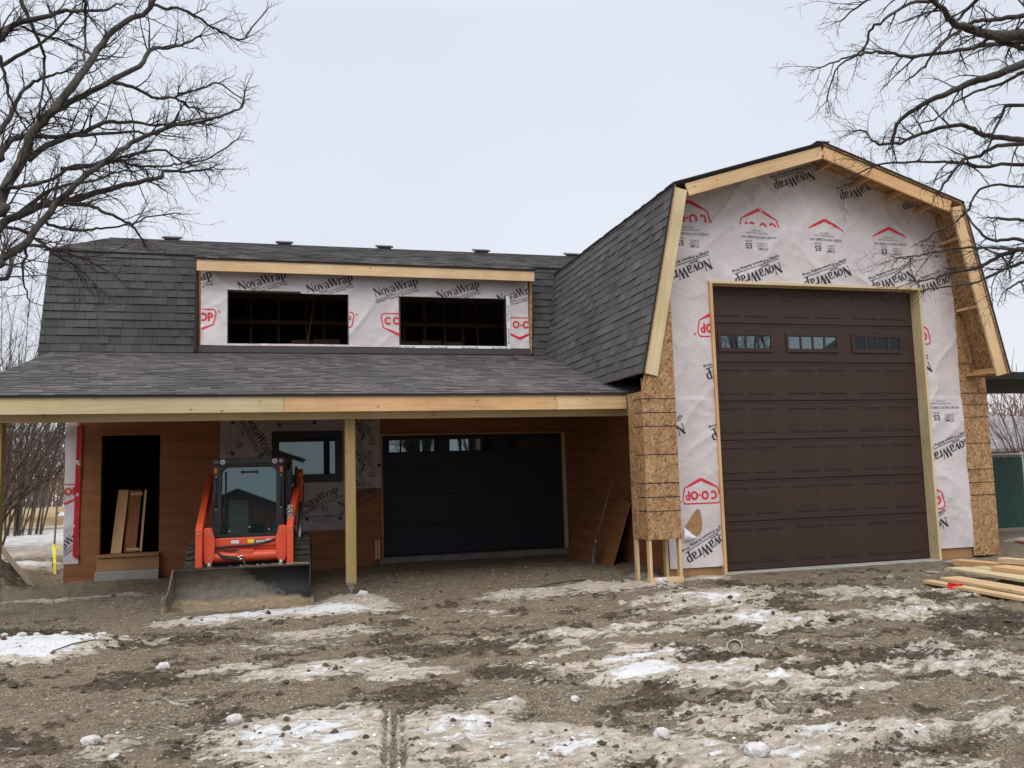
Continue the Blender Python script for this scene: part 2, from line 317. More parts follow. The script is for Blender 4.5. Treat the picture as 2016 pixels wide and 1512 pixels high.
# ------------------------------------------------------------------ ground
SNOW = [(-2.4,8.95,.72,.5,1.6),(-2.1,9.28,.3,.3,1.5),(-.88,10.1,.78,.3,1.25),(.24,10.22,1.02,.42,1.25),(.75,10.82,.51,.75,.8),(.3,8.8,.69,.32,.6),(2.89,10.35,.65,.5,.72),(3.95,10.42,.65,.55,.72),(4.74,10.4,.36,.42,.6),(-.62,7.55,.46,.2,.7),(.25,7.29,.69,.28,.95),(.88,6.87,.35,.2,.8),(.06,5.5,.66,.70,1.0),(1.0,5.2,.5,.55,.95),(1.5,4.84,.6,.45,.95),(.3,4.6,.7,.4,.8),(1.42,5.68,.2,.13,.9),(2.60,6.12,.34,.25,1.7),(3.15,5.95,.35,.25,1.0),(2.82,6.62,.47,.11,.9),(2.99,5.73,.38,.25,.85),(5.01,9.28,.8,.8,.55),(4.5,7.69,.5,.45,.62),(4.74,7.87,.23,.3,.85),(6.6,8.78,.57,.5,.62),(6.12,7.42,.5,.33,.62),(5.29,7.62,.28,.24,.4),(-1.1,5.84,.19,.4,.5),(-2.91,12.76,1.26,.3,.62),(3.63,5.42,.66,.35,.42),(2.7,4.88,.44,.37,.55),(3.24,4.37,.67,.38,.38),(2.54,4.15,.38,.2,.6),(5.24,5.84,.54,.5,.34),(2.15,4.49,.29,.38,.55),(-1.36,9.04,.3,.22,.35),(-.28,8.35,.74,.18,.4),(2.53,7.94,.28,.2,.62),(5.65,10.72,.37,.26,1.0),(4.95,11.1,.27,.5,.7),(4.55,10.62,.35,.25,.9),(9.9,10.6,.35,.18,.8),(13.6,12.6,.9,.4,1.0),
 (-5.5,16.0,.7,.5,1.5),(-5.1,17.4,.9,.6,1.3),(-6.6,21,1.6,1.2,1.0),(-9.5,22,2.2,1.5,1.0),(-4.4,9,.9,.35,.6),(2.5,2.6,1.2,.8,.6),(0,3.1,.8,.6,.5),(-3,5,1,.6,.45),(.9,3.6,1.2,.5,.7)]
MUD = [(-1.0,7.42,.81,.34),(-1.34,8.9,.73,.3),(1.43,7.6,.85,.3),(2.42,5.37,.4,.16),(3.34,6.35,.46,.22),(5.29,8.3,.26,1.5),(5.6,9.6,.25,.8),(5.13,5.9,.72,.36),(3.89,5.77,.77,.19),(1.6,6.6,.35,.22),(-2.72,10.0,.54,.3),(.81,5.86,.3,.12),(2.85,4.79,.29,.12),(3.6,4.02,.39,.14),(6.6,6.6,.9,.5),(2.65,5.70,.32,.12),(4.2,7.1,.6,.25),(6.9,8.0,.5,.4),(-4.7,14.9,.9,.7),(-4.7,14.6,.9,.6),(-5.6,15,1.2,.7),(.1,6.2,.9,.14)]
def g_masks(x, y):
    wx = x+.35*(fbm(x*1.3, y*1.3, 3, 11)-.5); wy = y+.35*(fbm(x*1.3, y*1.3, 3, 21)-.5)
    sn = np.zeros_like(x)
    for cx, cy, rx, ry, s in SNOW:
        sn = np.maximum(sn, s*(1.0-sstep(.35, 1.45, np.sqrt(((wx-cx)/rx)**2+((wy-cy)/ry)**2))))
    d = np.hypot(x, y)
    far = sstep(17, 24, y+.0*x)*sstep(.25, .45, fbm(x*.16, y*.10, 4, 5))*1.15          # patchy snow on the fields
    far = far*(1-sstep(55, 75, d)*.75)
    sn = np.maximum(sn, far)
    st = fbm(x*.9+y*.25, y*3.2, 4, 31)
    st2 = fbm(x*2.6+y*1.1+3, y*7.5, 4, 131); rgt = sstep(2.6, 4.4, x+.22*y)*(1-sstep(9.8, 11.2, y))
    brk = .25+.9*sstep(.36, .58, fbm(x*4.5+9, y*8, 5, 171))
    sn = sn+brk*.34*sstep(.44, .64, st)*rgt+brk*.36*sstep(.46, .64, st2)*(.4+.6*rgt)*(1-sstep(9, 11, y))+.14*sstep(.5, .7, st)
    tk = np.exp(-((x-(.56+.12*(y-5)))/.085)**2)*(1-sstep(6.1, 6.3, y))*sstep(3.5, 4.5, y)   # tyre print
    sn = sn*(1-tk*(.42+.34*np.cos((x-.56-.12*(y-5))*2*math.pi/.058)))
    mud = np.zeros_like(x)
    for cx, cy, rx, ry in MUD:
        mud = np.maximum(mud, 1-sstep(.3, 1.5, np.sqrt(((wx-cx)/rx)**2+((wy-cy)/ry)**2)))
    mud = np.maximum(mud*(.65+.7*sstep(.35, .6, fbm(x*2.5, y*4.5, 4, 141))), .8*sstep(.50, .62, fbm(x*2.1+5+.3*y, y*3.6, 5, 151))*sstep(.38, .56, fbm(x*6, y*9, 4, 161))*(1-sstep(10, 12, y)))
    mud = np.maximum(mud*(1-.8*tk), .18*tk)
    return np.clip(sn, 0, 1.6), np.clip(mud, 0, 1), tk
def ground_h(x, y, fine=True, masks=None):
    x = np.asarray(x, float); y = np.asarray(y, float)
    h = .05*(fbm(x*.5, y*.5, 3, 1)-.5)
    h = h-.10*sstep(12.2, 15.0, y)*sstep(-4.3, -3.4, x)*(1-sstep(5.2, 5.8, x))
    h = h-.03*sstep(-2.5, -1, -np.abs(x+.6))*sstep(11, 12, y)
    near = (1-sstep(24, 40, np.hypot(x, y))); h = h+.10*np.exp(-(((x+2.45)/.75)**2+((y-9.02)/.42)**2)**2)+.03*np.exp(-(((x-2.67)/.4)**2+((y-6.1)/.3)**2)**2)
    for cx, cy, rx, ry, a in ((-4.55, 14.7, .45, .45, .30), (-5.3, 15.0, .8, .5, .48), (-4.15, 15.9, .3, .8, -.38), (-5.6, 17.5, 1.2, 1.0, .12), (-4.75, 13.5, .7, .4, .10)):
        h = h+a*np.exp(-((x-cx)/rx)**2-((y-cy)/ry)**2)
    d = np.hypot(x, y)
    h = h+sstep(32, 110, d)*1.7*sstep(0, 20, y)
    if fine:
        sn, mud, tk = masks if masks else g_masks(x, y)
        st = fbm(x*2.2, y*4.5, 4, 40)-.5
        h = h+near*(.065*st+.045*(fbm(x*9, y*13, 4, 50)-.5))
        h = h+near*sstep(.42, .6, sn)*.014+near*sstep(.25, .9, sn)*(.012+.03*(fbm(x*7, y*9, 4, 60)-.4))
        h = h+near*mud*(.07*np.maximum(fbm(x*6, y*7, 4, 70)-.45, 0)*2+.035*(fbm(x*22, y*24, 3, 80)-.5))
        h = h-tk*(.010+.012*(np.sin(y*2*math.pi/.055+np.sign(np.sin((x-.56-.12*(y-5))*70))*1.2) > .2))
    cl = sstep(10.35, 10.55, y)*(1-sstep(11.0, 11.6, y))*sstep(4.5, 4.7, x)*(1-sstep(10.3, 10.7, x))
    return h*(1-.6*cl)
def GZ(x, y): return float(ground_h(np.array([x]), np.array([y]))[0])
def build_ground():
    rr = [.3]
    while rr[-1] < 900:
        r = rr[-1]; rr.append(r+(.12 if r < 3 else (max(.011, r*r*.00105) if r < 15 else r*.022)))
    rr = np.array(rr)
    th = np.concatenate([np.radians(np.arange(-24, 54, .105)), np.radians(np.arange(54, 336, 3.0))])   # angle from +Y towards +X
    T, Rr = np.meshgrid(th, rr); X = Rr*np.sin(T); Y = Rr*np.cos(T)
    x = X.ravel(); y = Y.ravel(); mk_ = g_masks(x, y); z = ground_h(x, y, True, mk_)
    nr, nc = T.shape; idx = np.arange(nr*nc).reshape(nr, nc); nx = np.roll(idx, -1, axis=1)
    q = np.stack([idx[:-1], nx[:-1], nx[1:], idx[1:]], -1).reshape(-1, 4)[:, ::-1]
    me = bpy.data.meshes.new('ground'); me.vertices.add(nr*nc+1)
    co = np.concatenate([np.stack([x, y, z], -1), [[0, 0, 0]]]); me.vertices.foreach_set('co', co.astype(np.float32).ravel())
    tri = np.stack([np.roll(idx[0], -1), idx[0], np.full(nc, nr*nc)], -1)[:, ::-1]
    lv = np.concatenate([q.ravel(), tri.ravel()]); me.loops.add(len(lv)); me.loops.foreach_set('vertex_index', lv.astype(np.int32))
    me.polygons.add(len(q)+len(tri)); ls = np.concatenate([np.arange(len(q))*4, len(q)*4+np.arange(len(tri))*3])
    me.polygons.foreach_set('loop_start', ls.astype(np.int32)); me.update(calc_edges=True)
    me.polygons.foreach_set('use_smooth', np.ones(len(me.polygons), bool))
    for nm, a in (('snow', mk_[0]), ('mud', mk_[1])):
        at = me.attributes.new(nm, 'FLOAT', 'POINT'); at.data.foreach_set('value', np.append(a, 0).astype(np.float32))
    o = bpy.data.objects.new('ground', me); COL.objects.link(o); tag(o, kind='structure')
    m, n, l, b = newmat('ground'); me.materials.append(m)
    def NZ(scale, det, stretch=(1, 1, 1), rough=.6):
        t = n.new('ShaderNodeTexCoord'); mp = n.new('ShaderNodeMapping'); mp.inputs['Scale'].default_value = stretch; l.new(t.outputs['Object'], mp.inputs[0])
        z_ = n.new('ShaderNodeTexNoise'); z_.inputs['Scale'].default_value = scale; z_.inputs['Detail'].default_value = det; z_.inputs['Roughness'].default_value = rough; l.new(mp.outputs[0], z_.inputs['Vector']); return z_.outputs['Fac']
    def MR(v, a, b_, c=0, d=1):
        r = n.new('ShaderNodeMapRange'); r.interpolation_type = 'SMOOTHSTEP'
        for k, q_ in zip(('From Min', 'From Max', 'To Min', 'To Max'), (a, b_, c, d)): r.inputs[k].default_value = q_
        l.new(v, r.inputs['Value']); return r.outputs[0]
    def MX(f, c1, c2):
        x_ = n.new('ShaderNodeMixRGB')
        for i, c in ((0, f), (1, c1), (2, c2)):
            if isinstance(c, tuple): x_.inputs[i].default_value = rgb(c)
            elif isinstance(c, float): x_.inputs[i].default_value = c
            else: l.new(c, x_.inputs[i])
        return x_.outputs[0]
    def MA(op, a, b_):
        x_ = n.new('ShaderNodeMath'); x_.operation = op
        for i, c in ((0, a), (1, b_)):
            if isinstance(c, (int, float)): x_.inputs[i].default_value = c
            else: l.new(c, x_.inputs[i])
        return x_.outputs[0]
    def AT(nm):
        a = n.new('ShaderNodeAttribute'); a.attribute_name = nm; return a.outputs['Fac']
    n1 = NZ(3.2, 10, (1, 1.9, 1), .68); n2 = NZ(26, 6); n3 = NZ(70, 4); n4 = NZ(.9, 6, (1, 1.4, 1)); n5 = NZ(9, 8, (1, 1.7, 1), .7)
    grav = MX(MR(n3, .35, .68), (.085, .063, .041), (.385, .315, .222))
    grav = MX(MR(n4, .42, .62, 0, .6), grav, (.24, .19, .128))
    grav = MX(MR(n5, .5, .68, 0, .55), grav, (.075, .053, .035))
    mudc = MX(MR(n2, .35, .65), (.034, .023, .015), (.115, .080, .053))
    mf = MR(MA('ADD', AT('mud'), MA('MULTIPLY', MA('SUBTRACT', n5, .5), 2.6)), .28, .66)
    soil = MX(mf, grav, mudc)
    n6 = NZ(7.5, 12, (1, 2.6, 1), .78); snf = MA('ADD', AT('snow'), MA('ADD', MA('MULTIPLY', MA('SUBTRACT', n1, .5), 1.7), MA('MULTIPLY', MA('SUBTRACT', n6, .5), 2.3)))
    ice = MR(snf, .30, .50); fresh = MR(snf, .95, 1.25)
    icec = MX(MR(n5, .36, .62), (.44, .37, .285), (.74, .67, .575)); icec = MX(MR(n6, .44, .54, .4, 0), icec, (.30, .24, .175))
    icec = MX(MR(n3, .5, .7, 0, .45), icec, (.18, .14, .10)); icec = MX(MR(n1, .50, .68, 0, .6), icec, (.27, .22, .165))
    snc = MX(fresh, icec, (.82, .83, .85))
    ge = n.new('ShaderNodeNewGeometry'); sx = n.new('ShaderNodeSeparateXYZ'); l.new(ge.outputs['Position'], sx.inputs[0])
    vl = n.new('ShaderNodeVectorMath'); vl.operation = 'LENGTH'; l.new(ge.outputs['Position'], vl.inputs[0])
    farm = MR(vl.outputs['Value'], 24, 42)
    straw = MX(MR(NZ(.22, 8, (1, 1.5, 1)), .4, .62), (.30, .225, .13), (.17, .125, .085))
    soil = MX(farm, soil, straw)
    dk = MR(NZ(5.2, 12, (1, 2.4, 1), .8), .555, .60); snc = MX(MA('MULTIPLY', dk, .7), snc, (.19, .145, .105)); soil = MX(MA('MULTIPLY', MR(NZ(4.1, 12, (1, 2.2, 1), .8), .50, .60), .75), soil, (.105, .078, .054)); colr = MX(MA('MULTIPLY', ice, .94), soil, snc)
    l.new(colr, b.inputs['Base Color'])
    l.new(MX(ice, (.9, .9, .9), (.55, .55, .55)), b.inputs['Roughness'])
    b.inputs['Specular IOR Level'].default_value = .3
    hh = MA('ADD', MA('ADD', MA('MULTIPLY', n3, .3), MA('MULTIPLY', n6, 1.1)), MA('ADD', MA('MULTIPLY', n2, 1.), MA('MULTIPLY', ice, .5)))
    q = n.new('ShaderNodeBump'); q.inputs['Strength'].default_value = .85; q.inputs['Distance'].default_value = .03; l.new(hh, q.inputs['Height']); l.new(q.outputs[0], b.inputs['Normal'])
    return o
build_ground()
# loose stuff on the ground: gravel, mud clods, snow crumbs (each one countless)
def rock(mb, c, r, m=0, sq=.7):
    a = random.random()*6.28; k = []; ca, sa = math.cos(a), math.sin(a)
    for (x, y, z) in ((1, 0, 0), (.35, .9, 0), (-.8, .6, .1), (-.85, -.55, 0), (.3, -.95, .05), (.2, .1, 1), (-.3, -.1, .85), (0, 0, -.8)):
        j = r*random.uniform(.7, 1.25); X, Y = x*j, y*j; k.append((c[0]+X*ca-Y*sa, c[1]+X*sa+Y*ca, c[2]+z*j*sq))
    for f in ((0, 1, 5), (1, 2, 5), (2, 6, 5), (2, 3, 6), (3, 4, 6), (4, 5, 6), (4, 0, 5), (1, 0, 7), (2, 1, 7), (3, 2, 7), (4, 3, 7), (0, 4, 7)):
        mb.face([k[i] for i in f], m)
def scatter(name, n, rmin, rmax, mat, want, label=None, pw=2.5, dr=(3.6, 14)):
    mb = MB(); k = 0; tries = 0
    while k < n and tries < 60:
        tries += 1; B = 4000
        d = dr[0]+(dr[1]-dr[0])*RNG.random(B)**1.4; a = np.radians(RNG.uniform(-20, 50, B)); x = d*np.sin(a); y = d*np.cos(a)
        sn, mud, tk = g_masks(x, y); p = want(sn, mud, x, y); ok = RNG.random(B) < p
        ok &= ~((x > 4.6) & (y > 10.3)) & ~((x > -1.6) & (x < .4) & (y > 10.7))
        z = ground_h(x, y)
        for i in np.nonzero(ok)[0]:
            if k >= n: break
            r = rmin+(rmax-rmin)*random.random()**pw*(1. if d[i] < 8 else 1.2); rock(mb, (x[i], y[i], z[i]+r*.1), r, 0, random.uniform(.5, .9)); k += 1
    o = mb.build(name, mat); return tag(o, kind='stuff')
scatter('gravel', 14000, .005, .017, M['stone'], lambda s, m, x, y: (1-m*.7)*(1-np.clip(s, 0, 1)*.9)*.6)
scatter('mud_clods', 3200, .006, .034, M['dirt'], lambda s, m, x, y: np.clip(m, 0, 1)**1.2*.9+.05, pw=3.8)
scatter('snow_crumbs', 420, .005, .017, M['snow'], lambda s, m, x, y: sstep(.25, .7, s)*(1-sstep(.9, 1.2, s)*.6)*.6, pw=3)

# ------------------------------------------------------------------ building root and helpers
B = empty('unfinished_garage_building', (0, 0, 0), label='long unfinished building with grey shingled barn roofs, printed house wrap and two dark garage doors', cat='building')
def part(mb, name, mats, parent=B, label=None, **k):
    o = mb.build(name, mats, parent, **k)
    if label: o['label'] = label
    return o
def wall_boxes(mb, x0, x1, y0, y1, z0, z1, holes, m=0):
    """XZ wall with rectangular holes, cut into butted boxes"""
    xs = sorted({x0, x1}|{max(x0, min(x1, v)) for h in holes for v in h[:2]})
    for a, b in zip(xs[:-1], xs[1:]):
        hs = sorted([(h[2], h[3]) for h in holes if h[0] <= a+1e-6 and h[1] >= b-1e-6]); z = z0
        for p, q in hs:
            if p > z: mb.box(a, b, y0, y1, z, p, m)
            z = max(z, q)
        if z < z1: mb.box(a, b, y0, y1, z, z1, m)
def shingles(name, O, du, dv, U, V, parent=B, mat='shingle', expo=.143, keep=None, tw=(.14, .36), start=0, thick=(.005, .011), tc=.09):
    O = np.array(O, float); du = np.array(du, float); dv = np.array(dv, float); du /= np.linalg.norm(du); dv /= np.linalg.norm(dv)
    nn = np.cross(du, dv); nn = nn if nn[2] > 0 else -nn
    v = []; f = []; tone = []
    K = int(math.ceil(V/expo)); base = 0
    for k in range(K):
        v0 = k*expo; v1 = min(V, v0+expo*1.02); u = -random.random()*.3; rowt = random.uniform(-.08, .08)
        wob = [random.uniform(-.002, .002) for _ in range(2)]
        while u < U:
            ww = random.uniform(*tw); a = max(0, u); b = min(U, u+ww-.004); u += ww
            if b-a < .01 or (keep and not keep((a+b)/2, (v0+v1)/2)): continue
            t = random.choice(thick)+.002; va = v0+(random.uniform(-.001, .001)) ; tn = min(1, max(0, random.gauss(.5-tc if t < (thick[0]+thick[1])/2+.002 else .5+tc, .16)+rowt))
            P = [O+du*a+dv*va+nn*t, O+du*b+dv*va+nn*t, O+du*b+dv*v1+nn*.0025, O+du*a+dv*v1+nn*.0025, O+du*a+dv*va, O+du*b+dv*va]
            v += [tuple(p) for p in P]; f += [(base, base+1, base+2, base+3), (base+4, base+5, base+1, base), (base+4, base, base+3), (base+1, base+5, base+2)]
            tone += [tn]*4+[tn*.5]*4+[tn*.5]*6; base += 6  # lower and side edges get a darker tone, painting in the courses' shadow lines
    me = bpy.data.meshes.new(name); me.from_pydata(v, [], f); me.materials.append(M[mat])
    ca = me.color_attributes.new('tone', 'FLOAT_COLOR', 'CORNER'); ca.data.foreach_set('color', np.repeat(np.array(tone, np.float32), 4))
    o = bpy.data.objects.new(name, me); COL.objects.link(o); o.parent = parent; return o
def deck(mb, O, du, dv, U, V, th=.03, m=0, up_gap=.001):
    """roof board under the shingles: top face just below them"""
    O = np.array(O, float); du = np.array(du, float)/np.linalg.norm(du); dv = np.array(dv, float)/np.linalg.norm(dv); nn = np.cross(du, dv); nn = nn if nn[2] > 0 else -nn
    mb.obox(O+du*U/2+dv*V/2-nn*(th/2+up_gap), (du, dv, nn), (U/2, V/2, th/2), m)

# ------------------------------------------------------------------ lettering
def arc(cx, cy, rx, ry, a0, a1, n, w0, w1=None):
    """arc whose pen is w1 wide at the sides and w0 at top and bottom"""
    w1 = w1 or w0; P = []; W = []
    for i in range(n+1):
        a = math.radians(a0+(a1-a0)*i/n); P.append((cx+rx*math.cos(a), cy+ry*math.sin(a))); W.append(w0+(w1-w0)*abs(math.cos(a))**1.3)
    return (P, W)
def st(*p, w=.1): return (list(p), [w]*len(p))
def nova():
    G = []; x = 0
    def add(gl, adv):
        nonlocal x
        for P, W in gl: G.append(([(p[0]+x, p[1]) for p in P], W))
        x += adv
    add([st((.09, 0), (.09, .7), w=.055), (([(.07, .70), (.52, .02)]), [.15, .15]), st((.50, .0), (.50, .7), w=.055), st((0, .69), (.17, .69), w=.035), st((.02, .015), (.17, .015), w=.03), st((.42, .69), (.59, .69), w=.03)], .60)
    add([arc(.21, .25, .15, .22, 0, 360, 20, .045, .13)], .42)
    add([([(.06, .49), (.20, .03)], [.14, .10]), ([(.20, .03), (.36, .49)], [.05, .05]), st((.0, .485), (.15, .485), w=.03), st((.29, .485), (.43, .485), w=.03)], .40)
    add([arc(.19, .13, .11, .13, 60, 330, 12, .04, .12), st((.31, 0), (.31, .36), w=.12), arc(.20, .34, .12, .14, 0, 165, 9, .05, .10), st((.31, .03), (.43, .03), w=.05)], .42)
    add([([(.06, .70), (.22, .02)], [.15, .12]), ([(.22, .02), (.38, .68)], [.05, .05]), ([(.36, .70), (.53, .02)], [.15, .12]), ([(.53, .02), (.70, .70)], [.05, .05]), st((-.02, .69), (.15, .69), w=.03), st((.28, .69), (.44, .69), w=.03), st((.62, .69), (.78, .69), w=.03)], .72)
    add([st((.10, 0), (.10, .48), w=.12), ([(.14, .34), (.22, .44), (.33, .45)], [.05, .10, .11]), st((.02, .015), (.19, .015), w=.03)], .33)
    add([arc(.19, .13, .11, .13, 60, 330, 12, .04, .12), st((.31, 0), (.31, .36), w=.12), arc(.20, .34, .12, .14, 0, 165, 9, .05, .10), st((.31, .03), (.43, .03), w=.05)], .43)
    add([st((.10, -.2), (.10, .48), w=.12), arc(.23, .25, .15, .21, -150, 150, 16, .05, .13), st((.0, -.19), (.2, -.19), w=.03), st((.0, .47), (.1, .47), w=.03)], .44)
    return G, x
def shield():
    """shield outline, point down, with its four bold letters; width 1.5, centred"""
    o = [([(-.72, .36), (-.66, .41), (.66, .41), (.72, .36), (.74, .28)], [.045]*5), ([(-.72, .36), (-.75, .25), (-.66, -.16)], [.045]*3), ([(.74, .30), (.75, .25), (.66, -.16)], [.045]*3),
         ([(-.67, -.15), (-.35, -.30), (0, -.46)], [.03, .09, .11]), ([(0, -.46), (.35, -.30), (.67, -.15)], [.11, .09, .03])]
    t = [arc(-.47, .12, .115, .125, 45, 315, 14, .072), arc(-.14, .12, .115, .125, 0, 360, 18, .072), st((.045, .10), (.115, .10), w=.07), arc(.29, .12, .115, .125, 0, 360, 18, .072),
         st((.49, -.04), (.49, .28), w=.075), arc(.53, .185, .085, .075, -90, 90, 8, .06), st((.49, .26), (.54, .26), w=.06), st((.49, .11), (.54, .11), w=.06)]
    r = [arc(.86, .33, .035, .035, 0, 360, 10, .012), st((.85, .31), (.85, .35), w=.012), st((.86, .335), (.875, .31), w=.01)]
    return o+t+r
def lay(mb, strokes, c, s, rot, f3, keep, m, seg=.02, off=(0, 0)):
    """put pen strokes on a surface: f3(x, z, lift) -> 3D point; keep(x, z) -> printed there or not"""
    ca, sa = math.cos(rot), math.sin(rot)
    for si, (P, W) in enumerate(strokes):
        P = [((p[0]+off[0])*s, (p[1]+off[1])*s) for p in P]; W = [q*s for q in W]; pp = [P[0]]; ww = [W[0]]
        for i in range(len(P)-1):
            L = math.dist(P[i], P[i+1]); n = max(1, int(L/seg))
            for k in range(1, n+1):
                t = k/n; pp.append((P[i][0]*(1-t)+P[i+1][0]*t, P[i][1]*(1-t)+P[i+1][1]*t)); ww.append(W[i]*(1-t)+W[i+1]*t)
        ed = []
        for i in range(len(pp)):
            a = pp[max(0, i-1)]; b = pp[min(len(pp)-1, i+1)]; dx, dy = b[0]-a[0], b[1]-a[1]; L = math.hypot(dx, dy)+1e-9; nx, ny = -dy/L*ww[i]/2, dx/L*ww[i]/2
            q = [(pp[i][0]+nx, pp[i][1]+ny), (pp[i][0]-nx, pp[i][1]-ny)]; ed.append([(c[0]+u*ca-v*sa, c[1]+u*sa+v*ca) for u, v in q])
        lift = .003+.00012*(si % 9)
        for i in range(len(ed)-1):
            q = [ed[i][0], ed[i][1], ed[i+1][1], ed[i+1][0]]; mxx = sum(p[0] for p in q)/4; mz = sum(p[1] for p in q)/4
            if keep(mxx, mz): mb.face([f3(p[0], p[1], lift) for p in q], m)
_tc = {}
def text_polys(s):
    if s not in _tc:
        cu = bpy.data.curves.new('t', 'FONT'); cu.body = s; cu.resolution_u = 2; cu.offset = .012
        ob = bpy.data.objects.new('t', cu); me = ob.to_mesh(); V = [v.co.copy() for v in me.vertices]; F = [[(V[i].x, V[i].y) for i in p.vertices] for p in me.polygons]
        wd = max(v.x for v in V); ob.to_mesh_clear(); bpy.data.objects.remove(ob); bpy.data.curves.remove(cu); _tc[s] = (F, wd)
    return _tc[s]
def lay_text(mb, s, c, size, rot, f3, keep, m, anchor=.5, sx=1.):
    F, wd = text_polys(s); ca, sa = math.cos(rot), math.sin(rot)
    for f in F:
        q = []
        for x, y in f:
            u = (x-wd*anchor)*size*sx; v = y*size; q.append((c[0]+u*ca-v*sa, c[1]+u*sa+v*ca))
        if keep(sum(p[0] for p in q)/len(q), sum(p[1] for p in q)/len(q)): mb.face([f3(p[0], p[1], .0032) for p in q], m)
NOVA, NW = nova(); SHIELD = shield()
def p_nova(mb, c, rot, f3, keep, width=.80, mi=1, small=True):
    s = width/NW; lay(mb, NOVA, c, s, rot, f3, keep, mi, off=(-NW/2, -.25))
    ca, sa = math.cos(rot), math.sin(rot)
    def at(u, v): return (c[0]+u*ca-v*sa, c[1]+u*sa+v*ca)
    if small:
        lay(mb, [([(-.50*width, -.5*s), (.47*width, -.5*s)], [.010, .010])], c, 1, rot, f3, keep, mi, seg=.03)
        lay_text(mb, 'ASPIRE\u2122 Premium Building Wrap', at(-.02, -.5*s-.062), .062, rot, f3, keep, mi)
        lay_text(mb, 'BRAND', at(-.18*width, -.5*s+.018), .045, rot, f3, keep, mi)
def p_shield(mb, c, rot, f3, keep, width=.66, mi=2): lay(mb, SHIELD, c, width/1.5, rot, f3, keep, mi)
def p_codes(mb, c, rot, f3, keep, mi=3):
    ca, sa = math.cos(rot), math.sin(rot)
    def at(u, v): return (c[0]+u*ca-v*sa, c[1]+u*sa+v*ca)
    lay_text(mb, 'CCMC', at(-.10, .035), .06, rot, f3, keep, 1); lay_text(mb, '# 13308-R', at(-.10, -.005), .038, rot, f3, keep, mi); lay_text(mb, '# 13296-R', at(-.10, -.045), .038, rot, f3, keep, mi)
    lay_text(mb, 'ES', at(.13, -.03), .12, rot, f3, keep, 1); lay_text(mb, 'ESR-2833', at(.13, -.075), .032, rot, f3, keep, mi)
def p_maker(mb, c, rot, f3, keep, mi=3):
    ca, sa = math.cos(rot), math.sin(rot)
    def at(u, v): return (c[0]+u*ca-v*sa, c[1]+u*sa+v*ca)
    lay_text(mb, 'INTERTAPE POLYMER INC.', at(0, .02), .052, rot, f3, keep, mi); lay_text(mb, 'Truro, Nova Scotia, Canada', at(.02, -.035), .034, rot, f3, keep, mi); lay_text(mb, '1-800-565-5000', at(.02, -.075), .028, rot, f3, keep, mi)
def wrinkle(x, z, seed=0, amp=1.):
    x = np.asarray(x, float); z = np.asarray(z, float); h = 0
    for i, (a, fq, st_, A) in enumerate(((.9, 2.2, .45, .030), (2.3, 3.4, .30, .026), (.2, 5.5, .28, .013), (1.2, 9, .3, .007), (2.0, 13, .25, .004))):
        u = (x*math.cos(a)+z*math.sin(a))*fq; v = (-x*math.sin(a)+z*math.cos(a))*fq*st_
        n = vn(u+1.3*vn(u*.6, v*.6, seed+i+30), v, seed+i); h = h+A*(1-np.abs(2*n-1))**4*(.1+1.2*vn(u*.3, v*.5, seed+50+i))
    return h*amp
def wrap_sheet(x0, x1, z0, z1, y, inside, seed=0, cell=.035, step=None, amp=1.):
    """house wrap hung in front of plane y; returns builder, surface function and print test"""
    def Yf(x, z):
        h = wrinkle(x, z, seed, amp)
        if step is not None: h = h+step(x, z)
        return y-.008-h
    mb = MB(); nx = int(round((x1-x0)/cell)); nz_ = int(round((z1-z0)/cell)); xs = np.linspace(x0, x1, nx+1); zs = np.linspace(z0, z1, nz_+1)
    X, Z = np.meshgrid(xs, zs); Y = Yf(X, Z); base = 0; ids = {}
    def vid(i, j):
        if (i, j) not in ids: ids[i, j] = len(mb.v); mb.v.append((float(X[j, i]), float(Y[j, i]), float(Z[j, i])))
        return ids[i, j]
    for j in range(nz_):
        for i in range(nx):
            if inside((xs[i]+xs[i+1])/2, (zs[j]+zs[j+1])/2):
                mb.f.append((vid(i, j), vid(i+1, j), vid(i+1, j+1), vid(i, j+1))); mb.m.append(0); mb.uv.append([(0., 0.)]*4)
    YY = Y.tolist(); kx = nx/(x1-x0); kz = nz_/(z1-z0)
    def f3(x, z, lift):
        u = min(max((x-x0)*kx, 0), nx-1e-6); v = min(max((z-z0)*kz, 0), nz_-1e-6); i = int(u); j = int(v); u -= i; v -= j; a = YY[j]; b = YY[j+1]
        return (x, (a[i]*(1-u)+a[i+1]*u)*(1-v)+(b[i]*(1-u)+b[i+1]*u)*v-lift-.001, z)
    return mb, f3
def wrap_build(mb, name, mats, parent=B, label=None):
    o = mb.build(name, mats, parent); n = len(o.data.polygons); s = np.array([1 if mb.m[i] == 0 else 0 for i in range(n)], bool)
    o.data.polygons.foreach_set('use_smooth', s)
    if label: o['label'] = label
    return o

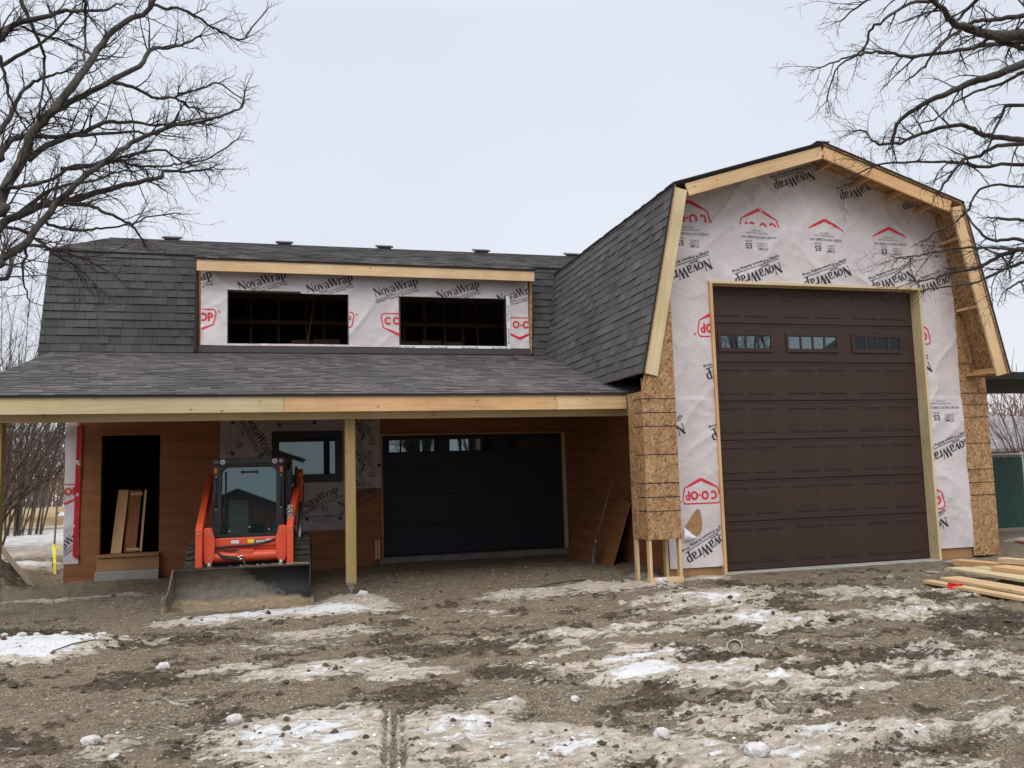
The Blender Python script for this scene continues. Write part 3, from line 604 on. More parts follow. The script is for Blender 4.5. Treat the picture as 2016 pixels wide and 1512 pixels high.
# ================================================================== TALL GARAGE (right wing)
Y0 = 10.963
XO0, XO1, ZO = 6.055, 9.735, 4.29            # tall door opening
GX, GZr, BL, BR, BZ = 7.74, 6.345, 5.27, 10.20, 5.56   # ridge, break points
EL, ERx, EZ = 4.68, 10.81, 2.90
def roof_z(x):                                # underside line of the gambrel
    if x < BL: return EZ+(x-EL)/(BL-EL)*(BZ-EZ)
    if x < GX: return BZ+(x-BL)/(GX-BL)*(GZr-BZ)
    if x < BR: return GZr+(x-GX)/(BR-GX)*(BZ-GZr)
    return BZ+(x-BR)/(ERx-BR)*(EZ-BZ)
mb = MB(); wall_boxes(mb, 5.16, 10.44, Y0, Y0+.14, 0.0, 4.40, [(XO0-.04, XO1+.04, 0, ZO+.04)])
mb.prism([(5.16, 4.40), (10.44, 4.40), (10.13, 5.50), (GX, 6.28), (5.34, 5.50), (5.16, 4.7)], Y0, 'y', .14)
part(mb, 'front_wall', M['ply_edge'])
mb = MB(); mb.box(5.5, 5.62, Y0+.142, 22, -.2, 4.6); mb.box(10.6, 10.72, Y0+.142, 22, -.2, 3.4); mb.box(5.5, 10.72, 22.0, 22.1, -.2, 6.3); mb.box(5.62, 10.2, 11.2, 22, -.12, .0)
part(mb, 'side_wall', M['ply_wall'])
mb = MB(); mb.box(5.165, 5.5, Y0+.142, Y0+.25, -.05, 3.0); part(mb, 'corner_return', M['plywood'])
# wrap on the gable wall
def in_gable(x, z):
    if XO0-.05 < x < XO1+.05 and z < ZO+.05: return False
    if x < 5.17 or x > 10.42: return False
    if z > roof_z(x)+.03: return False
    if z < .12+(.05 if x > 9 else 0): return False
    return True
def gable_step(x, z):
    s = 5.235-.022*(x-6.2)+.014*np.sin(x*4)+.012*np.sin(x*13); a = .010*(1-sstep(s-.01, s+.02, z))
    s2 = 2.555+.01*np.sin(x*7); a = a+.010*(1-sstep(s2-.01, s2+.015, z)); return a+.004*(fbm(x*9, z*9, 2, 5)-.5)
mb, f3 = wrap_sheet(5.15, 10.43, .10, 6.35, Y0, in_gable, 3, .024, gable_step)
k1 = in_gable
rot = math.radians(180+19)
up_k = lambda x, z: in_gable(x, z) and z > 5.24-.022*(x-6.2)+.014*math.sin(x*4)+.012*math.sin(x*13)
dn_k = lambda x, z: in_gable(x, z) and z < 5.23-.022*(x-6.2)+.014*math.sin(x*4)+.012*math.sin(x*13) and z > 2.565
lo_k = lambda x, z: in_gable(x, z) and z < 2.55
for c in ((7.61, 6.00), (8.80, 5.90), (9.98, 5.80)): p_nova(mb, c, rot, f3, up_k, .78)
for c in ((5.76, 5.34), (6.94, 5.265), (8.11, 5.165), (9.31, 5.095)): p_shield(mb, c, math.pi, f3, up_k, .70)
for c in ((5.66, 4.48), (6.86, 4.47), (8.08, 4.46), (9.28, 4.44), (10.12, 4.42)): p_nova(mb, c, rot, f3, dn_k, .86)
for c in ((5.70, 4.90), (6.86, 4.91), (8.07, 4.92), (9.31, 4.93), (10.1, 4.93)): p_codes(mb, c, math.pi, f3, dn_k)
for c in ((5.75, 5.08), (6.90, 5.08), (8.09, 5.09), (9.30, 5.08), (10.05, 5.08)): p_maker(mb, c, math.pi, f3, dn_k)
p_shield(mb, (6.13, 3.67), math.pi, f3, dn_k, .66); p_shield(mb, (9.60, 3.60), math.pi, f3, dn_k, .66)
p_nova(mb, (6.30, 3.02), rot, f3, dn_k, .84); p_nova(mb, (9.48, 2.94), rot, f3, dn_k, .86)
p_nova(mb, (6.33, 2.12), rot, f3, lo_k, .84); p_nova(mb, (5.10, 2.02), rot, f3, lo_k, .82); p_nova(mb, (5.80, .42), math.radians(180+28), f3, lo_k, .80)
p_nova(mb, (10.12, 1.72), rot, f3, lo_k, .86); p_nova(mb, (9.56, .48), rot, f3, lo_k, .84)
p_shield(mb, (5.72, 1.20), math.pi, f3, lo_k, .60); p_shield(mb, (9.60, .98), math.pi, f3, lo_k, .66)
p_codes(mb, (10.05, 2.24), math.pi, f3, lo_k); p_maker(mb, (10.05, 2.43), math.pi, f3, lo_k)
wrap_build(mb, 'house_wrap', [M['wrap'], M['ink'], M['ink_red'], M['ink_grey']], label='pale printed house wrap covering the gable wall round the tall door')
# bare ply at the torn hole, and the flap that hangs from it
mb = MB(); mb.prism([(5.42, .69), (5.50, .60), (5.58, .565), (5.66, .60), (5.70, .68), (5.705, .80), (5.68, .93), (5.64, .965), (5.60, .93), (5.52, .83)], Y0-.050, 'y', .003); part(mb, 'bare_patch', M['ply_edge'])
mb = MB(); n = 8
for i in range(n):
    for j in range(n):
        def Q(a, b):
            a /= n; b /= n; t = (5.415+.17*a, .70-.13*a); u = (5.37+.17*a, .50+.06*a*a+.02*math.sin(a*6)); x = t[0]*(1-b)+u[0]*b+.02*math.sin(b*3.1)*(a-.5); z = t[1]*(1-b)+u[1]*b; return (x, Y0-.053-.055*math.sin(b*2.8)-.01*math.sin(a*5), z)
        mb.face([Q(i, j), Q(i+1, j), Q(i+1, j+1), Q(i, j+1)])
part(mb, 'torn_flap', M['white_tape'], smooth=True, fix=True)
# door jambs (boards on edge round the opening)
mb = MB(); mb.box(XO0-.045, XO0, Y0-.075, Y0+.13, -.05, ZO); part(mb, 'door_jamb', M['pine_warm'], bevel=.003)
mb = MB(); mb.box(XO1, XO1+.045, Y0-.075, Y0+.13, -.05, ZO); part(mb, 'door_jamb', M['pine_pale'], bevel=.003)
mb = MB(); mb.box(XO0-.05, XO1+.06, Y0-.08, Y0+.13, ZO+.001, ZO+.042); part(mb, 'door_header', M['pine_pale'], bevel=.003)
mb = MB(); mb.box(XO0-.03, XO1+.03, Y0-.10, Y0+.6, -.08, .012); part(mb, 'door_threshold', M['concrete'], bevel=.006)
# ---- sectional doors
def sectional_door(name, x0, x1, yf, zs, paint, groups, wrow, win, label=None, bead=.0022):
    d = empty(name); d.parent = B
    if label: d['label'] = label
    for k, (za, zb) in enumerate(zip(zs[:-1], zs[1:])):
        mb = MB(); mb.box(x0, x1, yf, yf+.045, za+.004, zb-.004)
        mb.box(x0, x1, yf-.006, yf, zb-.030, zb-.010); mb.box(x0, x1, yf-.006, yf, za+.012, za+.030)   # tongue-and-groove ribs
        if k != wrow:
            h0 = za+.115; h1 = zb-.105
            for g0, g1 in groups:
                mid = (g0+g1)/2
                for a, b in ((g0, mid-.05), (mid+.05, g1)):
                    # stamped frame: four thin raised strips, and raised bead boards inside
                    mb.box(a, b, yf-.012, yf, h1-.012, h1); mb.box(a, b, yf-.012, yf, h0, h0+.012)
                    nb = 6; wd = (b-a-.03)/nb
                    for q in range(nb):
                        xa = a+.015+q*wd; mb.box(xa+.007, xa+wd-.007, yf-bead, yf, h0+.02, h1-.02)
        mb.build('door_section', M[paint], d)
    for a, b, c0, c1 in win:
        za, zb = c0, c1; f = MB(); t = .045
        f.box(a-t, b+t, yf-.022, yf-.0065, za-t, za-.004); f.box(a-t, b+t, yf-.022, yf-.0065, zb+.004, zb+t)
        f.box(a-t, a-.004, yf-.022, yf-.0065, za-.004, zb+.004); f.box(b+.004, b+t, yf-.022, yf-.0065, za-.004, zb+.004)
        f.box(a-.004, b+.004, yf-.014, yf-.007, za-.004, za+.012); f.box(a-.004, b+.004, yf-.014, yf-.007, zb-.012, zb+.004)
        for q in range(1, 4): xm = a+(b-a)*q/4; f.box(xm-.016, xm+.016, yf-.017, yf-.007, za+.012, zb-.012)
        f.face([(a, yf-.0068, za), (b, yf-.0068, za), (b, yf-.0068, zb), (a, yf-.0068, zb)], 1)
        o = f.build('window', [M[paint], M['glass']], d)
    return d
sectional_door('garage_door', XO0+.02, XO1-.01, 11.085, [.02, .73, 1.34, 1.94, 2.53, 3.12, 3.72, ZO-.005], 'brown_paint', [(6.17, 7.12), (7.36, 8.40), (8.62, 9.60)], 5,
    [(6.25, 7.10, 3.33, 3.54), (7.42, 8.27, 3.33, 3.54), (8.60, 9.45, 3.33, 3.54)], 'tall dark brown sectional garage door with a row of three small windows')
# ---- pilasters (OSB boxes in front of the corners)
def pilaster(x0, x1, z0, zcap, lines, lx):
    mb = MB(); Yp = 10.42
    pts = [(x0, z0), (x1, z0), (x1, roof_z(x1)-.03)] + ([(x0, roof_z(x0)-.03)] if lx else [(x0, roof_z(x0)-.03)])
    mb.prism(pts, Yp, 'y', .018)
    mb.box(x0, x0+.018, Yp+.018, Y0-.03, z0, min(roof_z(x0)-.05, 4.9)); mb.box(x1-.018, x1, Yp+.018, Y0-.03, z0, min(roof_z(x1), 4.9)-.05)
    for z in lines: mb.box(x0-.0015, x1+.0015, Yp-.0018, Yp+.3, z-.006, z+.006, 1)
    mb.box(x0-.004, x0+.004, Yp-.004, Yp+.002, z0+.01, 2.80, 2)
    return part(mb, 'pilaster', [M['osb'], M['felt'], M['ply_edge']], label='bare strand board pilaster beside the tall door')
pilaster(4.63, 5.13, .60, 4.9, [2.52, 2.33, 2.14, 1.75, 1.36, 1.17, .98], True)
mb = MB(); xr = lambda z: BR+(ERx-BR)*(BZ-z)/(BZ-EZ)
mb.prism([(10.43, .03), (10.94, .03), (10.94, 2.86), (xr(2.92)-.04, 2.92), (10.43, 4.70)], Y0-.035, 'y', .018)
for z in (4.10, 3.90, 3.10, 2.62, 2.43, 2.23, 1.81, 1.39, 1.18, .98): mb.box(10.431, min(10.939, xr(max(z, 2.9))-.03 if z > 2.9 else 10.939), Y0-.0368, Y0-.034, z-.006, z+.006, 1)
mb.box(10.922, 10.94, Y0-.016, Y0+1.2, .03, 2.86)
part(mb, 'corner_panel', [M['osb'], M['felt']], label='bare strand board panel right of the tall door')
mb = MB(); mb.prism([(10.12, 5.45), (10.43, 4.66), (10.43, 4.3), (10.12, 4.9)], Y0-.001, 'y', .01); part(mb, 'gable_filler', M['osb'])
# open stud base under the left pilaster
for a, b, y in ((4.645, 4.683, 10.43), (5.085, 5.125, 10.43), (4.645, 4.683, 10.86), (5.085, 5.125, 10.86)):
    mb = MB(); mb.box(a, b, y+.002, y+.09, .086 if y < 10.6 else .0, .60); part(mb, 'pilaster_stud', M['pine'], bevel=.002)
mb = MB(); mb.box(4.635, 5.132, 10.422, 10.52, -.03, .085); part(mb, 'pilaster_plate', M['pine'], bevel=.002)
# ---- rake boards and lookouts
def rake(p, q, wd, off, mat='pine'):
    p = np.array((p[0], 0, p[1]), float); q = np.array((q[0], 0, q[1]), float); d = (q-p)/np.linalg.norm(q-p); nrm = np.array((d[2], 0, -d[0]))
    if nrm[2] > 0: nrm = -nrm
    if abs(d[2]) > .8: nrm = np.array((d[2], 0, -d[0]))*(1 if d[2]*(GX-p[0]) > 0 else -1)
    mb = MB(); c = np.array((0, 10.395, 0)); mb.board(p+c+nrm*wd/2+d*off[0], q+c+nrm*wd/2+d*off[1], wd, .038, nrm); return part(mb, 'rake_board', M[mat], bevel=.003)
rake((EL, EZ), (BL, BZ), .19, (-.03, -.01), 'pine_pale'); rake((BL+.06, BZ+.02), (GX, GZr), .185, (.10, -.035)); rake((GX, GZr), (BR-.06, BZ+.02), .185, (.035, -.11), 'pine_warm'); rake((BR, BZ), (ERx, EZ), .19, (.01, .02), 'pine')
a = math.atan2(BZ-GZr, BR-GX)
for i in range(4):
    x = GX+(.30, .95, 1.55, 2.12)[i]; z = roof_z(x)-.05; mb = MB(); mb.obox((x, 10.685, z), ((math.cos(a), 0, math.sin(a)), (0, 1, 0), (-math.sin(a), 0, math.cos(a))), (.019, .265, .044)); part(mb, 'lookout', M['pine_warm'])
    x = 2*GX-x; mb = MB(); mb.obox((x, 10.685, z), ((math.cos(a), 0, -math.sin(a)), (0, 1, 0), (math.sin(a), 0, math.cos(a))), (.019, .265, .044)); part(mb, 'lookout', M['pine_warm'])
for z in (3.95, 5.05):
    mb = MB(); mb.box(xr(z)-.10, xr(z)-.035, 10.42, Y0-.036, z, z+.038); part(mb, 'eave_block', M['pine'])
mb = MB(); mb.box(10.55, 10.80, 10.42, Y0-.036, 2.895, 2.91); mb.box(10.72, 10.80, 10.415, Y0-.036, 2.911, 2.99); part(mb, 'eave_soffit', M['pine_warm'])
# ---- roof slopes of the tall wing
def slope(p, q, ya, yb, name, dk='osb', mat='shingle', keep=None, flip=False):
    """roof slope between section points p (low) and q (high)"""
    L = math.dist(p, q); O = (p[0], ya, p[1]); dv = (q[0]-p[0], 0, q[1]-p[1]); mb = MB(); deck(mb, O, (0, 1, 0), dv, yb-ya, L, .022); r = part(mb, name, M[dk])
    shingles('shingle_courses', O, (0, 1, 0), dv, yb-ya, L, parent=r, mat=mat, keep=keep, tw=(.10, .30), thick=(.006, .014)); return r
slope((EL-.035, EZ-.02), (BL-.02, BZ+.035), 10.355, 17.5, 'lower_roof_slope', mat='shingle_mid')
slope((BL-.05, BZ+.03), (GX, GZr+.035), 10.355, 19, 'upper_roof_slope', dk='felt')
slope((BR+.05, BZ+.03), (GX, GZr+.036), 10.355, 19, 'upper_roof_slope')
slope((ERx+.035, EZ-.02), (BR+.02, BZ+.035), 10.355, 19, 'lower_roof_slope')
mb = MB(); mb.board((GX, 10.34, GZr+.05), (GX, 19, GZr+.05), .22, .012, (1, 0, 0)); part(mb, 'ridge_cap', M['felt'])
mb = MB()
for p, q in (((EL-.045, EZ-.03), (BL-.03, BZ+.035)), ((BL-.045, BZ+.04), (GX, GZr+.045)), ((GX, GZr+.045), (BR+.045, BZ+.04)), ((BR+.03, BZ+.035), (ERx+.045, EZ-.03))):
    mb.board((p[0], 10.352, p[1]), (q[0], 10.352, q[1]), .022, .02, (0, 0, 1) if abs(q[0]-p[0]) > 1 else (1, 0, 0))
part(mb, 'drip_edge', M['felt'])
# flat dark side canopy on the right
mb = MB(); mb.box(10.47, 15.2, 11.2, 14.2, 2.90, 2.985); mb.box(10.47, 15.2, 11.17, 11.199, 2.885, 3.00, 1); part(mb, 'side_canopy', [M['felt'], M['black_frame']], label='thin flat dark roof edge off the right side')
mb = MB(); mb.box(15.0, 15.12, 11.25, 11.37, -.1, 2.9); part(mb, 'canopy_post', M['treated'])

# ================================================================== LONG WING (left)
YB = 15.70
mb = MB(); wall_boxes(mb, -3.79, 5.498, YB, YB+.14, -.35, 3.72, [(-3.24, -2.29, .33, 2.38), (-.37, .85, 1.48, 2.38), (1.585, 5.25, -.35, 2.285)])
part(mb, 'lower_front_wall', M['ply_wall'])
mb = MB(); mb.box(-3.79, -3.67, YB+.142, 25, -.3, 3.9); mb.box(-3.79, 9, 25, 25.1, -.3, 4.5); part(mb, 'end_wall', M['plywood'])
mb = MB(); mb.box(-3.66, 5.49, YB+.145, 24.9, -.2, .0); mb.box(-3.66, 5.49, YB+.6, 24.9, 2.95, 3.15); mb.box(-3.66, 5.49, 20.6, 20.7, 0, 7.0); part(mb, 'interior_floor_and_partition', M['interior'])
# dormer front
YD = 15.56
DW = [(-1.17, 1.00, 4.01, 4.98), (1.965, 4.08, 4.01, 4.965)]
mb = MB(); wall_boxes(mb, -1.66, 4.59, YD, YD+.14, 3.86, 5.50, DW); part(mb, 'dormer_wall', M['plywood'])
def in_dorm(x, z):
    for a, b, c, d in DW:
        if a-.01 < x < b+.01 and c-.01 < z < d+.01-.02*((x-a)/(b-a)): return False
    return True
mb, f3 = wrap_sheet(-1.62, 4.53, 3.97, 5.42, YD, in_dorm, 21, .035)
rd = math.radians(18)
for c in ((-1.86, 5.13), (-.56, 5.17), (.66, 5.15), (1.90, 5.12), (3.12, 5.10), (4.32, 5.06)): p_nova(mb, c, rd, f3, lambda x, z: in_dorm(x, z) and -1.61 < x < 4.52, .88)
for c in ((-1.72, 4.43), (.74, 4.43), (1.97, 4.42), (4.34, 4.39)): p_shield(mb, c, 0, f3, lambda x, z: in_dorm(x, z) and -1.61 < x < 4.52, .72)
wrap_build(mb, 'dormer_wrap', [M['wrap'], M['ink'], M['ink_red'], M['ink_grey']])
for a, b, c, d in DW:      # rough window openings: dark returns
    mb = MB(); mb.box(a, a+.02, YD+.001, YD+.138, c, d); mb.box(b-.02, b, YD+.001, YD+.138, c, d); mb.box(a+.02, b-.02, YD+.001, YD+.138, d-.02, d); mb.box(a+.02, b-.02, YD+.001, YD+.138, c, c+.012)
    part(mb, 'window_opening', M['felt'])
mb = MB(); a, b, c, d = DW[1]
mb.box(a-.04, b+.06, YD-.045, YD-.03, c-.075, c-.005); mb.box(b-.005, b+.065, YD-.047, YD-.032, c-.005, d+.06)
f3t = lambda x, z, l: (x, YD-.048-l, z)
for x in (a+.12, a+.75, a+1.35, a+1.95): lay_text(mb, 'Flex Wrap NF', (x, c-.06), .055, 0, f3t, lambda x, z: True, 1)
f3t2 = lambda x, z, l: (x, YD-.050-l, z)
for z in (c+.2, c+.65): lay_text(mb, 'Flex Wrap NF', (b+.045, z), .055, math.pi/2, f3t2, lambda x, z: True, 1)
part(mb, 'sill_tape', [M['white_tape'], M['ink_grey']])
mb = MB(); mb.box(-1.68, 4.55, YD-.055, YD-.02, 3.84, 3.955); part(mb, 'base_flashing', M['flashing'])
mb = MB(); mb.board((4.555, YD-.02, 3.86), (4.60, YD-.02, 5.42), .05, .04, (1, 0, 0)); part(mb, 'corner_strip', M['osb'])
mb = MB(); mb.prism([(15.40, 3.84), (16.2, 3.84), (16.2, 5.7), (15.6, 5.45)], -1.72, 'x', .05); part(mb, 'dormer_cheek', M['felt']); mb = MB(); mb.prism([(15.52, 3.84), (16.2, 3.84), (16.2, 5.7), (15.7, 5.45)], 4.60, 'x', .04); part(mb, 'dormer_cheek', M['felt'])
# loft interior seen through the openings
for x in (-.85, -.3, .25, .62, 2.3, 2.75, 3.2, 3.62, 3.95):
    mb = MB(); mb.board((x, 17.6, 3.1), (x+random.uniform(-.02, .02), 17.6, 6.0), .09, .04, (0, 1, 0)); part(mb, 'loft_stud', M['loft_wood'])
for z in (4.72, 5.25):
    mb = MB(); mb.box(-1.6, 4.5, 17.5, 17.54, z, z+.09); part(mb, 'loft_rail', M['loft_wood'])
for x in (-1.05, -.55, -.02, .45, .85, 2.05, 2.5, 2.98, 3.42, 3.8):
    mb = MB(); mb.board((x, 18.9, 3.1), (x+.03, 18.9, 6.4), .09, .04, (0, 1, 0)); part(mb, 'loft_stud', M['loft_wood'])
mb = MB(); mb.board((.1, 16.4, 3.2), (.42, 17.2, 5.2), .09, .04, (0, 1, 0)); part(mb, 'loft_brace', M['loft_wood'])
for i, (a, b) in enumerate(((-.05, .35), (.38, .9), (2.1, 2.55), (2.58, 3.0), (3.05, 3.45))):
    mb = MB(); mb.box(a, b, 16.9, 17.5, 3.152, 4.30+.02*(i % 2)); part(mb, 'stacked_boards', M['loft_wood'])
# mansard slopes
MA_, MB_ = (15.40, 3.52), (15.98, 5.74)
ML = math.dist(MA_, MB_); mdv = (0, MB_[0]-MA_[0], MB_[1]-MA_[1])
for a, b in ((-4.22, -1.67), (4.60, 5.75)):
    mb = MB(); deck(mb, (a, MA_[0], MA_[1]), (1, 0, 0), mdv, b-a, ML); r = part(mb, 'mansard_slope', M['felt'])
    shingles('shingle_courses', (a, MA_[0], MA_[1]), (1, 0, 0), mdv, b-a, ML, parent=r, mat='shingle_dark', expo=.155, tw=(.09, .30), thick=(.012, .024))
# upper roof, one plane, with its dormer extension
SL = .32; dvu = (0, 1, SL); cs = math.hypot(1, SL)
def up_piece(x0, x1, ya, yb, name):
    za = 5.525+SL*(ya-15.3); mb = MB(); deck(mb, (x0, ya, za), (1, 0, 0), dvu, x1-x0, (yb-ya)*cs); r = part(mb, name, M['felt'])
    shingles('shingle_courses', (x0, ya, za), (1, 0, 0), dvu, x1-x0, (yb-ya)*cs, parent=r, mat='shingle', tw=(.18, .4))
up_piece(-1.72, 4.64, 15.24, 15.94, 'dormer_roof'); up_piece(-4.30, 8.6, 15.94, 21.2, 'upper_roof_slope')
mb = MB(); deck(mb, (-4.3, 26, 5.9), (1, 0, 0), (0, -4.8, 1.53), 12.9, 5.04); part(mb, 'rear_roof_slope', M['felt'])
mb = MB(); mb.prism([(15.50, 3.6), (16.03, 5.60), (21.2, 7.36), (25, 6.1), (25, 3.6)], -3.95, 'x', .1); part(mb, 'gable_end_wall', M['plywood'])
mb = MB(); mb.box(-1.67, 4.60, 15.27, 15.308, 5.275, 5.50); part(mb, 'dormer_fascia', M['pine'], bevel=.003)
mb = MB(); mb.box(-1.66, 4.59, 15.309, 15.56, 5.40, 5.42); part(mb, 'dormer_soffit', M['felt'])
# roof vents
for i, (x, z) in enumerate(((-2.83, 7.24), (-.22, 7.22), (2.25, 7.22), (4.8, 7.23), (7.36, 7.25))):
    mb = MB(); zz = 5.525+SL*(20.75-15.3); a = math.atan(SL)
    mb.obox((x, 20.75, zz+.045), ((1, 0, 0), (0, math.cos(a), math.sin(a)), (0, -math.sin(a), math.cos(a))), (.16, .15, .03))
    mb.obox((x, 20.75, zz+.095), ((1, 0, 0), (0, math.cos(a), math.sin(a)), (0, -math.sin(a), math.cos(a))), (.21, .19, .024))
    mb.obox((x, 20.75, zz+.02), ((1, 0, 0), (0, math.cos(a), math.sin(a)), (0, -math.sin(a), math.cos(a))), (.24, .24, .012))
    part(mb, 'roof_vent', M['flashing'], bevel=.012)
# ---- carport roof
CZ = 2.665; CS = .262; ccs = math.hypot(1, CS)
mb = MB(); deck(mb, (-4.02, 11.13, CZ), (1, 0, 0), (0, 1, CS), 9.5, 4.42*ccs, .02); mb.box(-3.97, 4.6, 11.2, 15.6, 2.62, 2.635); r = part(mb, 'carport_roof', M['plywood'], label='low shingled carport roof across the front')
shingles('shingle_courses', (-4.02, 11.12, CZ+.004), (1, 0, 0), (0, 1, CS), 9.5, 4.42*ccs, parent=r, mat='shingle', tw=(.10, .30), thick=(.006, .013), tc=.05)
mb = MB(); mb.board((-4.02, 11.11, CZ-.012), (4.68, 11.11, CZ-.012), .03, .012, (0, 0, 1)); part(mb, 'carport_drip_edge', M['felt'])
for a, b, mt in ((-4.02, -.13, 'pine_pale'), (-.127, 3.63, 'pine_warm'), (3.633, 4.70, 'pine')):
    mb = MB(); mb.box(a, b, 11.13, 11.168, 2.435, 2.645); part(mb, 'carport_fascia', M[mt], bevel=.003)
for a, b in ((-4.0, 1.0), (1.003, 5.45)):
    mb = MB(); mb.box(a, b, 11.44, 11.57, 2.357, 2.60); part(mb, 'carport_beam', M['pine_pale'], bevel=.004)
for x0 in (.675, -3.63):
    p = empty('carport_post'); p.parent = B
    mb = MB(); mb.box(x0, x0+.14, 11.44, 11.58, .14, 2.355); mb.build('timber', M['treated'], p, bevel=.006)
    mb = MB(); mb.box(x0+.0, x0+.14, 11.44, 11.58, .125, .138); mb.box(x0+.03, x0+.11, 11.47, 11.55, .06, .124); mb.tube([(x0+.07, 11.51, -.2), (x0+.07, 11.51, .06)], .036, 12); mb.build('steel_bracket', M['steel'], p)
# ---- small garage door, jambs and curb
sectional_door('garage_door', 1.62, 5.215, 15.80, [.035, .60, 1.16, 1.72, 2.275], 'navy_paint', [(1.72, 2.70), (2.86, 3.94), (4.12, 5.10)], 3,
    [(1.76, 2.62, 1.97, 2.22), (2.93, 3.80, 1.97, 2.22), (4.13, 4.98, 1.97, 2.22)], 'wide near-black garage door in the shade of the carport', .007)
mb = MB(); mb.box(1.585, 1.62, 15.66, 15.84, -.02, 2.285); part(mb, 'small_door_jamb', M['ply_edge']); mb = MB(); mb.box(5.215, 5.25, 15.66, 15.84, -.02, 2.285); part(mb, 'small_door_jamb', M['pine_pale'])
mb = MB(); mb.box(1.57, 5.265, 15.655, 15.70, 2.286, 2.325); part(mb, 'small_door_header', M['ply_edge'])
mb = MB(); mb.box(1.54, 5.30, 15.56, 15.95, -.3, .02); part(mb, 'concrete_curb', M['dirty_concrete'], bevel=.01)
mb = MB(); mb.box(1.46, 1.50, 15.62, 15.70, .0, .36); mb.box(1.515, 1.55, 15.62, 15.70, .0, .36); part(mb, 'offcut_stud', M['pine_warm'])
# ---- doorway on the left
mb = MB(); mb.box(-3.26, -2.27, 15.56, 15.84, .285, .325); mb.box(-3.26, -2.27, 15.60, 15.69, .06, .27); part(mb, 'doorway_sill', M['ply_edge'])
mb = MB(); mb.box(-3.27, -2.26, 15.50, 15.695, -.35, .055); part(mb, 'concrete_step', M['concrete'], bevel=.01)
# ---- window under the carport
wn = empty('window'); wn.parent = B
mb = MB(); a, b, c, d = -.39, .87, 1.455, 2.40
for x0_, x1_, z0_, z1_ in ((a, b, c, c+.13), (a, b, d-.11, d), (a, a+.11, c+.13, d-.11), (b-.11, b, c+.13, d-.11)): mb.box(x0_, x1_, YB-.05, YB-.001, z0_, z1_)
for x0_, x1_, z0_, z1_ in ((a+.11, b-.11, c+.13, c+.15), (a+.11, b-.11, d-.13, d-.11), (a+.11, a+.13, c+.15, d-.13), (b-.13, b-.11, c+.15, d-.13)): mb.box(x0_, x1_, YB-.03, YB-.001, z0_, z1_)
mb.build('frame', M['black_frame'], wn, bevel=.004)
mb = MB(); mb.face([(a+.13, YB-.012, c+.15), (b-.13, YB-.012, c+.15), (b-.13, YB-.012, d-.13), (a+.13, YB-.012, d-.13)]); mb.build('pane', M['cab_glass'], wn)
# ---- wrap under the carport
def in_c1(x, z): return not (-.38 < x < .86 and 1.46 < z < 2.39)
rs = math.radians
mb, f3 = wrap_sheet(-1.285, .92, .575, 2.62, YB, lambda x, z: in_c1(x, z) and (x > .10 or z > .55), 41, .04, amp=.6)
p_nova(mb, (-.62, 2.33), rs(-62), f3, in_c1, .80); p_nova(mb, (-.45, 1.62), rs(-62), f3, in_c1, .80); p_nova(mb, (.45, 1.16), rs(25), f3, in_c1, .74); p_nova(mb, (1.15, 1.15), rs(25), f3, in_c1, .74)
p_codes(mb, (-.95, 2.3), rs(-90), f3, in_c1); p_codes(mb, (.42, .95), 0, f3, in_c1); p_maker(mb, (.48, .79), 0, f3, in_c1, 4); p_maker(mb, (.05, 2.50), 0, f3, in_c1); p_maker(mb, (-1.15, 2.2), rs(-90), f3, in_c1)
for c in ((.23, .79), (.83, .78), (-.25, 2.53), (.37, 2.56), (-1.07, 2.02), (-1.07, 2.58)): lay(mb, [arc(0, 0, .018, .018, 0, 360, 10, .036)], c, 1, 0, f3, in_c1, 4)
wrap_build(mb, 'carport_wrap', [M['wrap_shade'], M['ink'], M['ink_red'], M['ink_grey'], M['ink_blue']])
k = lambda x, z: True
mb, f3 = wrap_sheet(.93, 1.58, 1.32, 2.62, YB, k, 43, .04, amp=.6)
kk = lambda x, z: .94 < x < 1.57 and 1.33 < z < 2.6
for z in (2.55, 1.98, 1.42): p_nova(mb, (1.13, z), rs(118), f3, kk, .72)
for z in (2.5, 2.05, 1.45): p_codes(mb, (1.42, z), rs(90), f3, kk)
lay(mb, [arc(0, 0, .018, .018, 0, 360, 10, .036)], (1.55, 1.74), 1, 0, f3, k, 4)
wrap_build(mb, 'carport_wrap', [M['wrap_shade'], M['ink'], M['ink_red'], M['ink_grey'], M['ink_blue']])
mb, f3 = wrap_sheet(-3.80, -3.56, .20, 2.62, YB-.004, k, 45, .04, amp=.8)
kk = lambda x, z: -3.79 < x < -3.64
p_nova(mb, (-3.75, .55), rs(40), f3, kk, .7); p_shield(mb, (-3.86, 1.38), 0, f3, kk, .62)
for p, q in zip(range(0, 12), range(1, 13)):
    za = .33+2.28*p/12; zb = .33+2.28*q/12; xo = lambda z: -3.655+.028*(z/2.6)
    mb.face([f3(xo(za), za, .004), f3(xo(za)+.085, za, .004), f3(xo(zb)+.085, zb, .004), f3(xo(zb), zb, .004)], 4)
mb.box(-3.62, -3.55, YB-.05, YB-.035, .30, .37, 4)
wrap_build(mb, 'corner_wrap', [M['wrap'], M['ink'], M['ink_red'], M['ink_grey'], M['red_tape']])

# ================================================================== TRACK LOADER
Ld = empty('track_loader', (-.65, 10.76, -.02), math.radians(-2), label='orange compact track loader with black cab and wide muddy bucket', cat='loader')
def lp(mb, name, mats, parent=Ld, **k): return mb.build(name, mats, parent, **k)
